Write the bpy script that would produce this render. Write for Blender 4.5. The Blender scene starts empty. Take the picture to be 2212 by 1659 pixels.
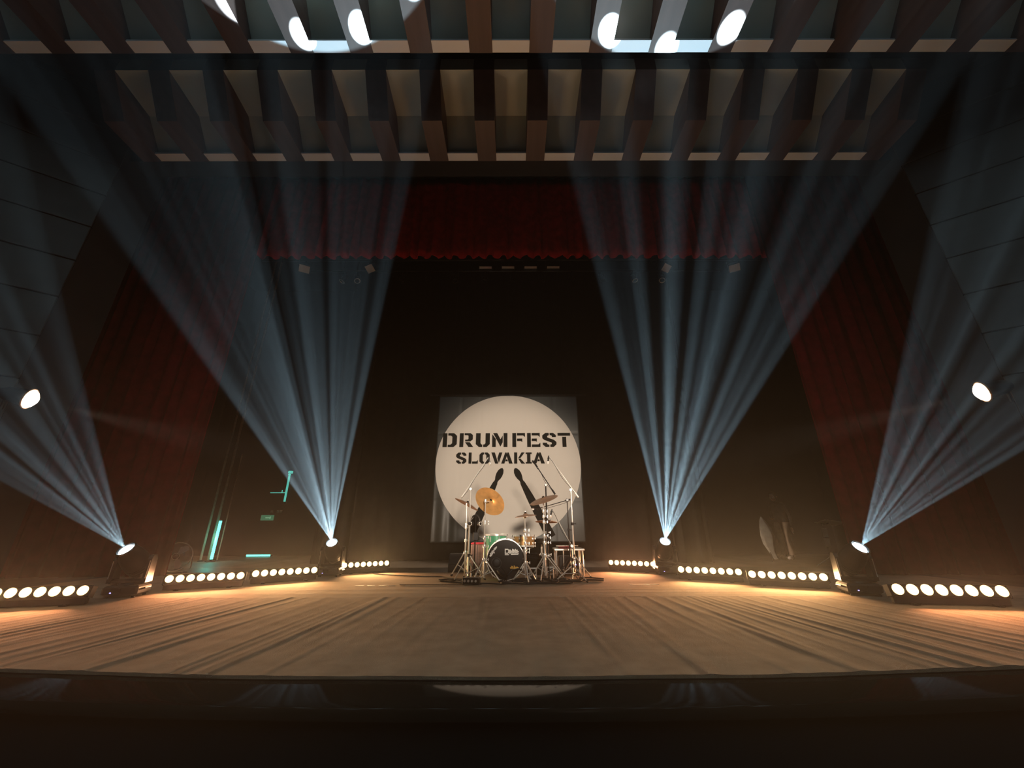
import bpy, math, random
from mathutils import Vector, Matrix

random.seed(7)
SC = bpy.context.scene
COL = SC.collection
PI = math.pi

# ------------------------------------------------------------------ camera
# metres: x to the right, y into the stage, z up; the stage floor is z = 0
cam_d = bpy.data.cameras.new('camera')
cam_d.sensor_width = 36.0
cam_d.lens = 36.0 * 831.0 / 2212.0
cam_d.clip_start = 0.05
cam = bpy.data.objects.new('camera', cam_d)
COL.objects.link(cam)
cam.location = (0.0, 0.0, 0.75)
cam.rotation_euler = (math.radians(90 + 20.4), math.radians(0.15), 0.0)
SC.camera = cam

# ------------------------------------------------------------------ view, world
SC.view_settings.view_transform = 'Standard'
SC.view_settings.look = 'None'
SC.view_settings.gamma = 1.0
SC.view_settings.use_curve_mapping = False
SC.view_settings.exposure = 0.0
cy = SC.cycles
cy.max_bounces = 4
cy.diffuse_bounces = 2
cy.glossy_bounces = 2
cy.transmission_bounces = 2
cy.volume_bounces = 0
cy.transparent_max_bounces = 4
cy.caustics_reflective = False
cy.caustics_refractive = False
cy.sample_clamp_indirect = 3.0

HAZE = 0.0028
world = bpy.data.worlds.new('world')
SC.world = world
world.use_nodes = True
wn = world.node_tree
for n in list(wn.nodes):
    wn.nodes.remove(n)
wo = wn.nodes.new('ShaderNodeOutputWorld')
wb = wn.nodes.new('ShaderNodeBackground')
wb.inputs[0].default_value = (0, 0, 0, 1)
wb.inputs[1].default_value = 0.0
wv = wn.nodes.new('ShaderNodeVolumeScatter')       # thin theatrical haze in the whole hall
wv.inputs['Color'].default_value = (0.95, 0.97, 1.0, 1)
wv.inputs['Density'].default_value = HAZE
wv.inputs['Anisotropy'].default_value = 0.68
wn.links.new(wb.outputs[0], wo.inputs['Surface'])
wn.links.new(wv.outputs[0], wo.inputs['Volume'])

# light powers in one place
P_BAR, P_BEAM, P_FOH, P_SIDE = 29.0, 160000.0, 9000.0, 7000.0


def aim(o, d):
    o.rotation_euler = Vector(d).to_track_quat('-Z', 'Y').to_euler()


def spot(name, loc, d, power, color, angle, blend, radius=0.03, parent=None):
    l = bpy.data.lights.new(name, 'SPOT')
    l.energy = power
    l.color = color
    l.spot_size = math.radians(angle)
    l.spot_blend = blend
    l.shadow_soft_size = radius
    o = bpy.data.objects.new(name, l)
    COL.objects.link(o)
    o.location = loc
    aim(o, d)
    if parent:
        o.parent = parent
    return o


# front-of-house profile spot at the back of the hall, on the banner and the kit
spot('front_of_house_spot', (1.6, -7.0, 2.7), (-1.66, 16.8, -0.75), P_FOH, (1.0, 0.83, 0.66), 18, 0.7, 0.45)


# ------------------------------------------------------------------ materials
def mat(name, color, rough=0.6, metal=0.0, emit=None, strength=0.0, noise=0.0, nscale=8.0, bump=0.0,
        bscale=40.0, stretch=(1, 1, 1), spec=0.5, alpha=1.0, transmission=0.0, coat=0.0):
    m = bpy.data.materials.new(name)
    m.use_nodes = True
    nt = m.node_tree
    b = nt.nodes['Principled BSDF']
    b.inputs['Base Color'].default_value = (*color, 1)
    b.inputs['Roughness'].default_value = rough
    b.inputs['Metallic'].default_value = metal
    b.inputs['Specular IOR Level'].default_value = spec
    b.inputs['Alpha'].default_value = alpha
    b.inputs['Transmission Weight'].default_value = transmission
    b.inputs['Coat Weight'].default_value = coat
    if emit:
        b.inputs['Emission Color'].default_value = (*emit, 1)
        b.inputs['Emission Strength'].default_value = strength
        m.cycles.emission_sampling = 'NONE'
    if noise or bump:
        tc = nt.nodes.new('ShaderNodeTexCoord')
        mp = nt.nodes.new('ShaderNodeMapping')
        mp.inputs['Scale'].default_value = stretch
        nt.links.new(tc.outputs['Object'], mp.inputs[0])
    if noise:
        n = nt.nodes.new('ShaderNodeTexNoise')
        n.inputs['Scale'].default_value = nscale
        n.inputs['Detail'].default_value = 4
        nt.links.new(mp.outputs[0], n.inputs['Vector'])
        r = nt.nodes.new('ShaderNodeValToRGB')
        r.color_ramp.elements[0].position = 0.3
        r.color_ramp.elements[1].position = 0.7
        r.color_ramp.elements[0].color = (*[c * (1 - noise) for c in color], 1)
        r.color_ramp.elements[1].color = (*[min(1, c * (1 + noise)) for c in color], 1)
        nt.links.new(n.outputs[0], r.inputs[0])
        nt.links.new(r.outputs[0], b.inputs['Base Color'])
    if bump:
        n2 = nt.nodes.new('ShaderNodeTexNoise')
        n2.inputs['Scale'].default_value = bscale
        n2.inputs['Detail'].default_value = 3
        nt.links.new(mp.outputs[0], n2.inputs['Vector'])
        bp = nt.nodes.new('ShaderNodeBump')
        bp.inputs['Strength'].default_value = bump
        bp.inputs['Distance'].default_value = 0.01
        nt.links.new(n2.outputs[0], bp.inputs['Height'])
        nt.links.new(bp.outputs[0], b.inputs['Normal'])
    return m


M = {}
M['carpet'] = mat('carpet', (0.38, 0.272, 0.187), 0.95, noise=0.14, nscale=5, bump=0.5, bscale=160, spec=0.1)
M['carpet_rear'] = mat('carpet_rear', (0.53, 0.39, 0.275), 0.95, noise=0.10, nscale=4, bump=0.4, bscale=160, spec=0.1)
M['boards'] = mat('boards', (0.15, 0.125, 0.10), 0.6, noise=0.25, nscale=3, stretch=(1, 0.1, 1))
M['boards_black'] = mat('boards_black', (0.012, 0.012, 0.012), 0.5, noise=0.2, nscale=6)
M['lacquer'] = mat('lacquer', (0.018, 0.015, 0.011), 0.07, noise=0.25, nscale=3, stretch=(0.3, 2, 1), spec=0.25)
M['black_paint'] = mat('black_paint', (0.010, 0.008, 0.007), 0.8, noise=0.3, nscale=2)
M['dark_front'] = mat('dark_front', (0.010, 0.0065, 0.005), 0.8, noise=0.25, nscale=2)
M['canopy_panel'] = mat('canopy_panel', (0.50, 0.56, 0.50), 0.6, noise=0.05, nscale=2)
M['canopy_strip'] = mat('canopy_strip', (0.82, 0.88, 0.94), 0.6)
M['canopy_beam'] = mat('canopy_beam', (0.082, 0.048, 0.040), 0.5, noise=0.15, nscale=3, stretch=(4, 0.4, 4))
M['ceil'] = mat('ceiling_plaster', (0.30, 0.29, 0.27), 0.8, noise=0.06, nscale=2)
M['wall'] = mat('wall_panel', (0.026, 0.024, 0.021), 0.6, noise=0.10, nscale=2, stretch=(0.4, 0.4, 3))
M['red'] = mat('red_velvet', (0.16, 0.005, 0.009), 0.9, noise=0.2, nscale=6, spec=0.15)
M['red_valance_lightened'] = mat('red_valance_lightened', (0.62, 0.022, 0.03), 0.9, noise=0.2, nscale=6, spec=0.15)  # same red cloth as the curtains, base colour raised in place of light
M['black_cloth'] = mat('black_cloth', (0.013, 0.011, 0.008), 0.95, noise=0.2, nscale=5, spec=0.1)
M['rope'] = mat('rope', (0.30, 0.19, 0.13), 0.8, noise=0.2, nscale=20)
M['blk'] = mat('black_plastic', (0.012, 0.012, 0.013), 0.45, noise=0.15, nscale=10, spec=0.22)
M['blkm'] = mat('black_metal', (0.020, 0.020, 0.021), 0.30, metal=0.4, noise=0.15, nscale=10)
M['rubber'] = mat('rubber', (0.012, 0.012, 0.012), 0.8)
M['chrome'] = mat('chrome', (0.95, 0.92, 0.86), 0.24, metal=0.55, noise=0.03, nscale=15)
M['alu'] = mat('aluminium', (0.85, 0.82, 0.76), 0.35, metal=0.5, noise=0.05, nscale=20)
M['bronze'] = mat('cymbal_bronze', (0.80, 0.47, 0.19), 0.34, metal=0.40, noise=0.12, nscale=12)
M['bronze_dark'] = mat('cymbal_bronze_dark', (0.52, 0.31, 0.20), 0.34, metal=0.5, noise=0.15, nscale=12)
M['cymbal_dark'] = mat('cymbal_dark', (0.20, 0.12, 0.085), 0.4, metal=0.4, noise=0.15, nscale=12)
M['green'] = mat('green_lacquer', (0.10, 0.40, 0.22), 0.22, noise=0.22, nscale=6, stretch=(3, 3, 0.4), coat=0.6)
M['copper'] = mat('copper_shell', (0.78, 0.42, 0.17), 0.24, metal=0.6, noise=0.25, nscale=7, stretch=(3, 3, 0.5))
M['skin_head'] = mat('drum_head_white', (0.80, 0.78, 0.72), 0.5)
M['kick_head'] = mat('kick_head_black', (0.012, 0.010, 0.010), 0.16, noise=0.1, nscale=4)
M['white'] = mat('white_print', (0.85, 0.83, 0.78), 0.5)
M['yellow'] = mat('yellow_print', (0.85, 0.48, 0.06), 0.5)
M['tape'] = mat('white_tape', (0.88, 0.82, 0.72), 0.5)
M['print'] = mat('black_print', (0.012, 0.013, 0.012), 0.8, spec=0.1)
M['cajon'] = mat('brown_wood', (0.26, 0.14, 0.10), 0.5, noise=0.2, nscale=4, stretch=(1, 1, 6))
M['redpad'] = mat('red_pad', (0.62, 0.04, 0.06), 0.6)
M['led_warm'] = mat('led_lens_warm', (1, 0.9, 0.7), 0.3, emit=(1.0, 0.66, 0.28), strength=3.6)
M['beam_lens'] = mat('beam_lens', (1, 1, 1), 0.2, emit=(0.72, 0.92, 1.0), strength=9.0)
M['par_lens'] = mat('par_lens', (1, 0.95, 0.85), 0.2, emit=(1.0, 0.84, 0.60), strength=14.0)
M['ring'] = mat('lens_ring', (0.10, 0.11, 0.12), 0.22, metal=0.7)
M['teal_gap_glow'] = mat('teal_gap_glow', (0.2, 0.9, 0.8), 0.3, emit=(0.10, 0.95, 0.78), strength=3.2)  # emission in place of light coming through gaps
M['teal_dim'] = mat('teal_glow_dim', (0.2, 0.7, 0.6), 0.3, emit=(0.10, 0.62, 0.50), strength=0.75)
M['exit'] = mat('exit_sign_green', (0.05, 0.3, 0.15), 0.4, emit=(0.08, 0.36, 0.20), strength=0.28)
M['exit_mark'] = mat('exit_sign_mark', (0.5, 0.8, 0.6), 0.4, emit=(0.3, 0.75, 0.5), strength=0.3)
M['blue_led'] = mat('blue_display', (0.3, 0.3, 1), 0.3, emit=(0.35, 0.30, 1.0), strength=3.0)
M['pale_metal'] = mat('pale_metal', (0.86, 0.83, 0.78), 0.5, noise=0.06, nscale=6)
M['grey_cloth'] = mat('grey_cloth', (0.30, 0.29, 0.25), 0.9, noise=0.15, nscale=8)
M['jacket'] = mat('dark_jacket', (0.05, 0.042, 0.036), 0.9, noise=0.2, nscale=12)
M['trousers'] = mat('tan_trousers', (0.24, 0.18, 0.13), 0.9, noise=0.15, nscale=12)
M['skin'] = mat('skin', (0.46, 0.27, 0.20), 0.6, noise=0.08, nscale=9)
M['hair'] = mat('brown_hair', (0.05, 0.03, 0.02), 0.8)
M['clear'] = mat('clear_guard', (0.42, 0.36, 0.30), 0.18, alpha=0.34, spec=0.8)
M['paper'] = mat('paper', (0.78, 0.70, 0.60), 0.7)


# ------------------------------------------------------------------ mesh builder
class MB:
    def __init__(self):
        self.v, self.f = [], []

    def add(self, vs, fs):
        k = len(self.v)
        self.v += [tuple(p) for p in vs]
        self.f += [tuple(i + k for i in q) for q in fs]
        return self

    def box(self, c, s, rot=None):
        hx, hy, hz = s[0] / 2, s[1] / 2, s[2] / 2
        vs = [Vector((x * hx, y * hy, z * hz)) for z in (-1, 1) for y in (-1, 1) for x in (-1, 1)]
        if rot:
            vs = [rot @ p for p in vs]
        vs = [p + Vector(c) for p in vs]
        return self.add(vs, [(0, 2, 3, 1), (4, 5, 7, 6), (0, 1, 5, 4), (2, 6, 7, 3), (0, 4, 6, 2), (1, 3, 7, 5)])

    def bbox(self, c, s, b=0.01, rot=None):
        """box with chamfered vertical and horizontal edges"""
        hx, hy, hz = s[0] / 2, s[1] / 2, s[2] / 2
        rings = []
        for z, k in ((-hz, b), (-hz + b, 0), (hz - b, 0), (hz, b)):
            x, y = hx - k, hy - k
            rings.append([(-x + b, -y, z), (x - b, -y, z), (x, -y + b, z), (x, y - b, z),
                          (x - b, y, z), (-x + b, y, z), (-x, y - b, z), (-x, -y + b, z)])
        vs = [Vector(p) for r in rings for p in r]
        if rot:
            vs = [rot @ p for p in vs]
        vs = [p + Vector(c) for p in vs]
        fs = [tuple(range(7, -1, -1)), tuple(range(24, 32))]
        for r in range(3):
            for i in range(8):
                j = (i + 1) % 8
                fs.append((r * 8 + i, r * 8 + j, r * 8 + 8 + j, r * 8 + 8 + i))
        return self.add(vs, fs)

    def frame(self, d):
        d = Vector(d).normalized()
        a = Vector((0, 0, 1)) if abs(d.z) < 0.9 else Vector((1, 0, 0))
        x = a.cross(d).normalized()
        return x, d.cross(x), d

    def tube(self, p, q, r, r2=None, n=8):
        p, q = Vector(p), Vector(q)
        r2 = r if r2 is None else r2
        x, y, d = self.frame(q - p)
        vs = []
        for c, rr in ((p, r), (q, r2)):
            vs += [c + x * math.cos(2 * PI * i / n) * rr + y * math.sin(2 * PI * i / n) * rr for i in range(n)]
        fs = [(i, (i + 1) % n, n + (i + 1) % n, n + i) for i in range(n)]
        fs += [tuple(range(n - 1, -1, -1)), tuple(range(n, 2 * n))]
        return self.add(vs, fs)

    def path(self, pts, r, n=6):
        pts = [Vector(p) for p in pts]
        vs, fs = [], []
        for k, p in enumerate(pts):
            d = pts[min(k + 1, len(pts) - 1)] - pts[max(k - 1, 0)]
            x, y, _ = self.frame(d)
            vs += [p + x * math.cos(2 * PI * i / n) * r + y * math.sin(2 * PI * i / n) * r for i in range(n)]
        for k in range(len(pts) - 1):
            for i in range(n):
                j = (i + 1) % n
                fs.append((k * n + i, k * n + j, (k + 1) * n + j, (k + 1) * n + i))
        fs += [tuple(range(n - 1, -1, -1)), tuple(range((len(pts) - 1) * n, len(pts) * n))]
        return self.add(vs, fs)

    def lathe(self, prof, c=(0, 0, 0), d=(0, 0, 1), n=24):
        """prof: (radius, height along d); closed at r = 0 ends"""
        x, y, d = self.frame(d)
        c = Vector(c)
        vs, fs, rows = [], [], []
        for r, h in prof:
            if r < 1e-6:
                rows.append([len(vs)])
                vs.append(c + d * h)
            else:
                rows.append(list(range(len(vs), len(vs) + n)))
                vs += [c + d * h + x * math.cos(2 * PI * i / n) * r + y * math.sin(2 * PI * i / n) * r for i in range(n)]
        for a, b in zip(rows, rows[1:]):
            for i in range(n):
                j = (i + 1) % n
                if len(a) == 1 and len(b) == 1:
                    continue
                if len(a) == 1:
                    fs.append((a[0], b[j], b[i]))
                elif len(b) == 1:
                    fs.append((a[i], a[j], b[0]))
                else:
                    fs.append((a[i], a[j], b[j], b[i]))
        return self.add(vs, fs)

    def torus(self, c, R, r, d=(0, 0, 1), n=24, m=6):
        x, y, d = self.frame(d)
        c = Vector(c)
        vs, fs = [], []
        for i in range(n):
            a = 2 * PI * i / n
            e = x * math.cos(a) + y * math.sin(a)
            for j in range(m):
                b = 2 * PI * j / m
                vs.append(c + e * (R + r * math.cos(b)) + d * r * math.sin(b))
        for i in range(n):
            for j in range(m):
                i2, j2 = (i + 1) % n, (j + 1) % m
                fs.append((i * m + j, i2 * m + j, i2 * m + j2, i * m + j2))
        return self.add(vs, fs)

    def sphere(self, c, r, n=12, m=8, s=(1, 1, 1)):
        k = len(self.v)
        self.lathe([(r * math.sin(PI * i / m) if 0 < i < m else 0, -r * math.cos(PI * i / m)) for i in range(m + 1)], (0, 0, 0), (0, 0, 1), n)
        for i in range(k, len(self.v)):
            p = self.v[i]
            self.v[i] = (p[0] * s[0] + c[0], p[1] * s[1] + c[1], p[2] * s[2] + c[2])
        return self

    def prism(self, poly, o, ex, ey, thick):
        """2-D polygon extruded along ex x ey"""
        o, ex, ey = Vector(o), Vector(ex), Vector(ey)
        n = ex.cross(ey).normalized() * thick
        k = len(poly)
        vs = [o + ex * a + ey * b for a, b in poly] + [o + ex * a + ey * b + n for a, b in poly]
        fs = [tuple(range(k - 1, -1, -1)), tuple(range(k, 2 * k))]
        fs += [(i, (i + 1) % k, k + (i + 1) % k, k + i) for i in range(k)]
        return self.add(vs, fs)

    def mesh(self, name):
        me = bpy.data.meshes.new(name)
        me.from_pydata(self.v, [], self.f)
        me.validate()
        return me

    def build(self, name, material, parent=None, smooth=False, loc=None):
        me = self.mesh(name)
        me.materials.append(material)
        if smooth:
            for p in me.polygons:
                p.use_smooth = True
            try:
                me.set_sharp_from_angle(angle=math.radians(40))
            except Exception:
                pass
        o = bpy.data.objects.new(name, me)
        COL.objects.link(o)
        if parent:
            o.parent = parent
        if loc:
            o.location = loc
        return o


def tag(o, label, cat, group=None, kind=None):
    o['label'] = label
    o['category'] = cat
    if group:
        o['group'] = group
    if kind:
        o['kind'] = kind
    return o


def thing(name, label, cat, loc=(0, 0, 0), rotz=0.0, group=None):
    o = bpy.data.objects.new(name, None)
    o.empty_display_size = 0.1
    COL.objects.link(o)
    o.location = loc
    o.rotation_euler = (0, 0, rotz)
    return tag(o, label, cat, group)


def struct(o):
    o['kind'] = 'structure'
    return o


def sempty(name):
    o = bpy.data.objects.new(name, None)
    COL.objects.link(o)
    o['kind'] = 'structure'
    return o


def link_copy(src, name, parent, loc):
    o = src.copy()
    o.name = name
    COL.objects.link(o)
    o.parent = parent
    o.location = loc
    return o


# ------------------------------------------------------------------ stage floor, apron, carpet
RC = 27.0


def front(x, y0):
    return y0 + x * x / (2 * RC)


XS = [-10 + 20 * i / 60 for i in range(61)]
b = MB()                                             # boards of the stage, with the curved apron
vs, fs = [], []
for x in XS:
    y = front(x, 2.475)
    vs += [(x, y, -0.012), (x, 13.0, -0.012), (x, y, -0.20), (x, 13.0, -0.20)]
for i in range(60):
    k = i * 4
    fs += [(k, k + 4, k + 5, k + 1), (k + 2, k + 3, k + 7, k + 6), (k, k + 2, k + 6, k + 4), (k + 1, k + 5, k + 7, k + 3)]
fs += [(0, 1, 3, 2), (240, 242, 243, 241)]
b.add(vs, fs)
floor = struct(b.build('floor', M['boards']))

b = MB()                                             # lacquered nosing board along the stage edge
prof = [(0.36, -0.016), (0.05, -0.018), (0.012, -0.026), (0.0, -0.045), (0.004, -0.075), (0.03, -0.085), (0.36, -0.085)]
vs, fs = [], []
for x in XS:
    y = front(x, 2.15)
    vs += [(x, y + a, z) for a, z in prof]
n = len(prof)
for i in range(60):
    for j in range(n):
        j2 = (j + 1) % n
        fs.append((i * n + j, (i + 1) * n + j, (i + 1) * n + j2, i * n + j2))
fs += [tuple(range(n)), tuple(range(60 * n + n - 1, 60 * n - 1, -1))]
b.add(vs, fs)
nosing = struct(b.build('trim_1', M['lacquer'], smooth=True))

b = MB()                                             # stage front below the nosing
vs, fs = [], []
for x in XS:
    y = front(x, 2.19)
    vs += [(x, y, -0.085), (x, y, -1.10), (x, y + 0.1, -0.085), (x, y + 0.1, -1.10)]
for i in range(60):
    k = i * 4
    fs += [(k, k + 1, k + 5, k + 4), (k + 2, k + 6, k + 7, k + 3), (k, k + 4, k + 6, k + 2), (k + 1, k + 3, k + 7, k + 5)]
b.add(vs, fs)
struct(b.build('wall_stage_front', M['dark_front']))

b = MB()
b.box((0, -4.5, -1.15), (24, 14, 0.1))
struct(b.build('floor_auditorium', M['black_paint']))

# front carpet: ridges and slack run up and down stage
ridges = []
x = -9.2
while x < 9.2:
    ax = abs(x)
    amp = 0.0026 + 0.0046 * min(1, max(0, (ax - 0.9) / 2.2))
    ridges.append((x, amp * random.uniform(0.45, 1.25), random.uniform(0.020, 0.042), random.uniform(-0.06, 0.06),
                   random.uniform(2.6, 4.8), random.uniform(0.9, 2.2)))
    x += random.uniform(0.07, 0.17)


def carpet_z(x, y):
    z = 0.0
    for x0, a, w, lean, yc, yl in ridges:
        d = x - x0 - (lean + 0.03 * x0) * (3.7 - y)
        if abs(d) < 3.2 * w:
            z += a * math.exp(-(d / w) ** 2) * math.exp(-((y - yc) / yl) ** 2) * (1 - 0.75 * min(1, max(0, (y - 3.9) / 0.4)) * min(1, max(0, (abs(x) - 3.4) / 0.4)))
    z += 0.0012 * math.sin(7.3 * x + 2.1 * y) * math.sin(5.1 * y - 1.3 * x)
    return 0.004 + z


def carpet(name, x0, x1, nx, yfun0, yfun1, ny, zf, material, label):
    vs, fs = [], []
    for i in range(nx + 1):
        x = x0 + (x1 - x0) * i / nx
        ya, yb = yfun0(x), yfun1(x)
        for j in range(ny + 1):
            y = ya + (yb - ya) * j / ny
            vs.append((x, y, zf(x, y)))
    m = ny + 1
    for i in range(nx):
        for j in range(ny):
            fs.append((i * m + j, (i + 1) * m + j, (i + 1) * m + j + 1, i * m + j + 1))
    # rim down to the boards
    rim = [i * m for i in range(nx + 1)] + [nx * m + j for j in range(1, m)] + [i * m + ny for i in range(nx - 1, -1, -1)] + [j for j in range(ny - 1, 0, -1)]
    k = len(vs)
    vs += [(vs[i][0], vs[i][1], -0.0119) for i in rim]
    r = len(rim)
    for q in range(r):
        fs.append((rim[q], k + q, k + (q + 1) % r, rim[(q + 1) % r]))
    o = MB().add(vs, fs).build(name, material, smooth=True)
    return tag(o, label, 'carpet')


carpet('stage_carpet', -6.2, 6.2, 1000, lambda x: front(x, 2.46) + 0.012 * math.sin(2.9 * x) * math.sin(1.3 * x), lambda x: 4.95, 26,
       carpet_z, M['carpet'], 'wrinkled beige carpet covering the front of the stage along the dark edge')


def rear_z(x, y):
    z = 0.003
    for y0, a, w, ph in ((5.25, 0.003, 0.06, 0.3), (5.52, 0.0026, 0.05, 1.7), (5.12, 0.002, 0.05, 4.0), (5.75, 0.0015, 0.06, 2.2), (6.2, 0.001, 0.06, 0.5)):
        d = y - y0 - 0.03 * math.sin(0.7 * x + ph)
        z += a * math.exp(-(d / w) ** 2)
    return z


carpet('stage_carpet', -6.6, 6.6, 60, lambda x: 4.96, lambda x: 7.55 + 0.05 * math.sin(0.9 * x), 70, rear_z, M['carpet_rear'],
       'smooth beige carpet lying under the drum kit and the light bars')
b = MB()
b.box((0, 8.05, -0.010), (13.4, 0.90, 0.008))
tag(b.build('floor_mat', M['boards_black']), 'black matting strip across the stage behind the drum kit', 'mat')

# white marks on the carpet
for i, (x0, x1, y) in enumerate(((-2.14, -2.02, 5.88), (-1.98, -1.88, 5.88), (-1.82, -1.72, 5.88), (-1.69, -1.59, 5.88), (-1.46, -1.40, 5.885), (1.61, 2.02, 5.93))):
    b = MB()
    b.box(((x0 + x1) / 2, y, 0.0055), (x1 - x0, 0.022, 0.003))
    o = b.build('floor_tape', M['tape'])
    if i < 5:
        tag(o, 'short dash of white tape in the broken row on the fan side of the carpet', 'tape', 'broken row of tape dashes')
    else:
        tag(o, 'long unbroken strip of white tape on the carpet beyond the rack table', 'tape')

# ------------------------------------------------------------------ hall: splayed walls, ceiling canopies, stage house
for s, nm in ((-1, 'wall_left'), (1, 'wall_right')):
    w = sempty(nm)
    a = Vector((s * 6.32, 4.60, 0))
    d = Vector((s * 0.803, -0.596, 0)).normalized()
    nrm = Vector((-d.y, d.x, 0)) * s                 # away from the hall
    if nrm.dot(Vector((s, 0, 0))) < 0:
        nrm = -nrm
    rot = Matrix.Rotation(math.atan2(d.y, d.x), 3, 'Z')
    back = MB()
    c = a + d * 3.5 + nrm * 0.11
    back.box((c.x, c.y, 3.8), (7.0, 0.10, 10.0), rot)
    back.build('wall_backing', M['black_paint'], w)
    proto = None
    for k in range(16):
        z = -1.10 + 0.61 * k + 0.305
        c = a + d * 3.5 + nrm * 0.03
        if proto is None:
            b = MB()
            b.bbox((0, 0, 0), (7.0, 0.05, 0.596), 0.006, rot)
            proto = b.build('wall_panel', M['wall'], w, loc=(c.x, c.y, z))
        else:
            link_copy(proto, 'wall_panel', w, (c.x, c.y, z))
    b = MB()                                          # proscenium return
    b.box((s * 6.40, 4.95, 3.9), (0.14, 0.66, 10.0))
    b.build('proscenium_return', M['black_paint'], w)
    b = MB()
    b.box((s * 9.6, 9.0, 4.0), (0.1, 8.2, 10.2))
    struct(b.build('wall_wing_' + ('left' if s < 0 else 'right'), M['black_paint']))
b = MB()
b.box((0, 12.3, 4.0), (19.4, 0.1, 10.2))
struct(b.build('wall_back', M['black_paint']))
b = MB()
b.box((0, 4.85, 8.25), (19.4, 0.30, 3.6))
struct(b.build('wall_proscenium_header', M['black_paint']))

b = MB()
b.box((0, 8.65, 9.07), (19.4, 7.4, 0.1))
struct(b.build('ceiling_stage_house', M['black_paint']))

PITCH, BEAMW = 0.777, 0.295
ceil = sempty('ceiling')
b = MB()
b.box((0, 2.2, 7.62), (19.4, 5.1, 0.08))
b.build('ceiling_void', M['black_paint'], ceil)
b = MB()
b.box((0, -5.6, 7.45), (19.4, 13.0, 0.08))
b.build('ceiling_slab', M['ceil'], ceil)
for ci, (dy, dz, half) in enumerate(((0.0, 0.0, 7), (-1.40, 0.22, 9))):
    prof = [(3.60, 6.90), (3.95, 6.35), (4.60, 6.33), (4.60, 7.15), (3.60, 7.15)]
    bp = None
    for k in range(-half - 1, half + 1):
        loc = ((k + 0.5) * PITCH, dy, dz)
        if bp is None:
            b = MB()
            b.prism(prof, (-BEAMW / 2, 0, 0), (0, 1, 0), (0, 0, 1), BEAMW)
            bp = b.build('ceiling_beam', M['canopy_beam'], ceil, loc=loc)
        else:
            link_copy(bp, 'ceiling_beam', ceil, loc)
    w = PITCH - BEAMW - 0.004
    pp = None
    for k in range(-half, half + 1):
        loc = (k * PITCH, dy, dz)
        if pp is None:
            b = MB()
            b.prism([(3.60, 6.90), (4.20, 6.81), (4.53, 6.40), (4.56, 6.44), (4.23, 6.86), (3.66, 6.95), (3.66, 7.14), (3.60, 7.14)], (-w / 2, 0, 0), (0, 1, 0), (0, 0, 1), w)
            pp = b.build('ceiling_panel', M['canopy_panel'], ceil, loc=loc)
            b = MB()
            b.box((0, 4.532, 6.352), (w, 0.135, 0.03))
            sp = b.build('ceiling_strip', M['canopy_strip'], ceil, loc=loc)
        else:
            link_copy(pp, 'ceiling_panel', ceil, loc)
            link_copy(sp, 'ceiling_strip', ceil, loc)


# ------------------------------------------------------------------ drapes
def drape(name, label, cat, p, q, z0, z1, material, wave=0.26, amp=0.07, hem=0.0, group=None, nz=10, thick=0.012):
    p, q = Vector((p[0], p[1], 0)), Vector((q[0], q[1], 0))
    L = (q - p).length
    d = (q - p) / L
    nrm = Vector((d.y, -d.x, 0))
    n = max(8, int(L / wave * 10))
    vs, fs = [], []
    ph = random.uniform(0, 6)
    for i in range(n + 1):
        t = L * i / n
        a = 2 * PI * t / wave
        off0 = math.sin(a + ph + 0.9 * math.sin(0.37 * a)) * amp * (0.75 + 0.25 * math.sin(0.61 * a + ph))
        side = 0.018 * math.sin(1.7 * a)
        for j in range(nz + 1):
            h = j / nz
            off = off0 * (1.0 - 0.35 * h)
            z = z0 + (z1 - z0) * h
            if j == 0:
                z += hem * math.sin(a + 1.0)
            P = p + d * (t + side * (1 - h)) + nrm * off
            vs.append((P.x, P.y, z))
    m = nz + 1
    for i in range(n):
        for j in range(nz):
            fs.append((i * m + j, (i + 1) * m + j, (i + 1) * m + j + 1, i * m + j + 1))
    o = MB().add(vs, fs).build(name, material, smooth=True)
    md = o.modifiers.new('thickness', 'SOLIDIFY')
    md.thickness = thick
    return tag(o, label, cat, group)


drape('stage_curtain', 'tall red velvet curtain drawn aside next to the round floor fan', 'curtain', (-9.2, 6.60), (-5.60, 6.95), 0.02, 9.0, M['red'])
drape('stage_curtain', 'tall red velvet curtain drawn aside in front of the standing person', 'curtain', (5.62, 6.95), (9.2, 6.60), 0.02, 9.0, M['red'])
drape('valance_curtain', 'short red pleated valance hanging across the top of the stage', 'curtain', (-5.9, 7.3), (5.9, 7.3), 6.60, 9.0, M['red_valance_lightened'], 0.27, 0.06, 0.022)
drape('backdrop_curtain', 'wide black backdrop curtain hanging behind the round festival banner', 'curtain', (-4.7, 10.15), (4.7, 10.15), 0.01, 9.0, M['black_cloth'], 0.5, 0.03)
for s in (-1, 1):
    drape('leg_curtain', 'narrow black leg curtain at the ' + ('side of the teal tube' if s < 0 else 'side of the standing person'), 'curtain',
          (s * 4.4, 9.2), (s * 3.55, 9.2), 0.01, 9.0, M['black_cloth'], 0.3, 0.04)

# ------------------------------------------------------------------ banner
BX, BY, BZ, BW = -0.094, 9.80, 0.408, 3.69            # centre x, plane y, lower edge, size


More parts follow.
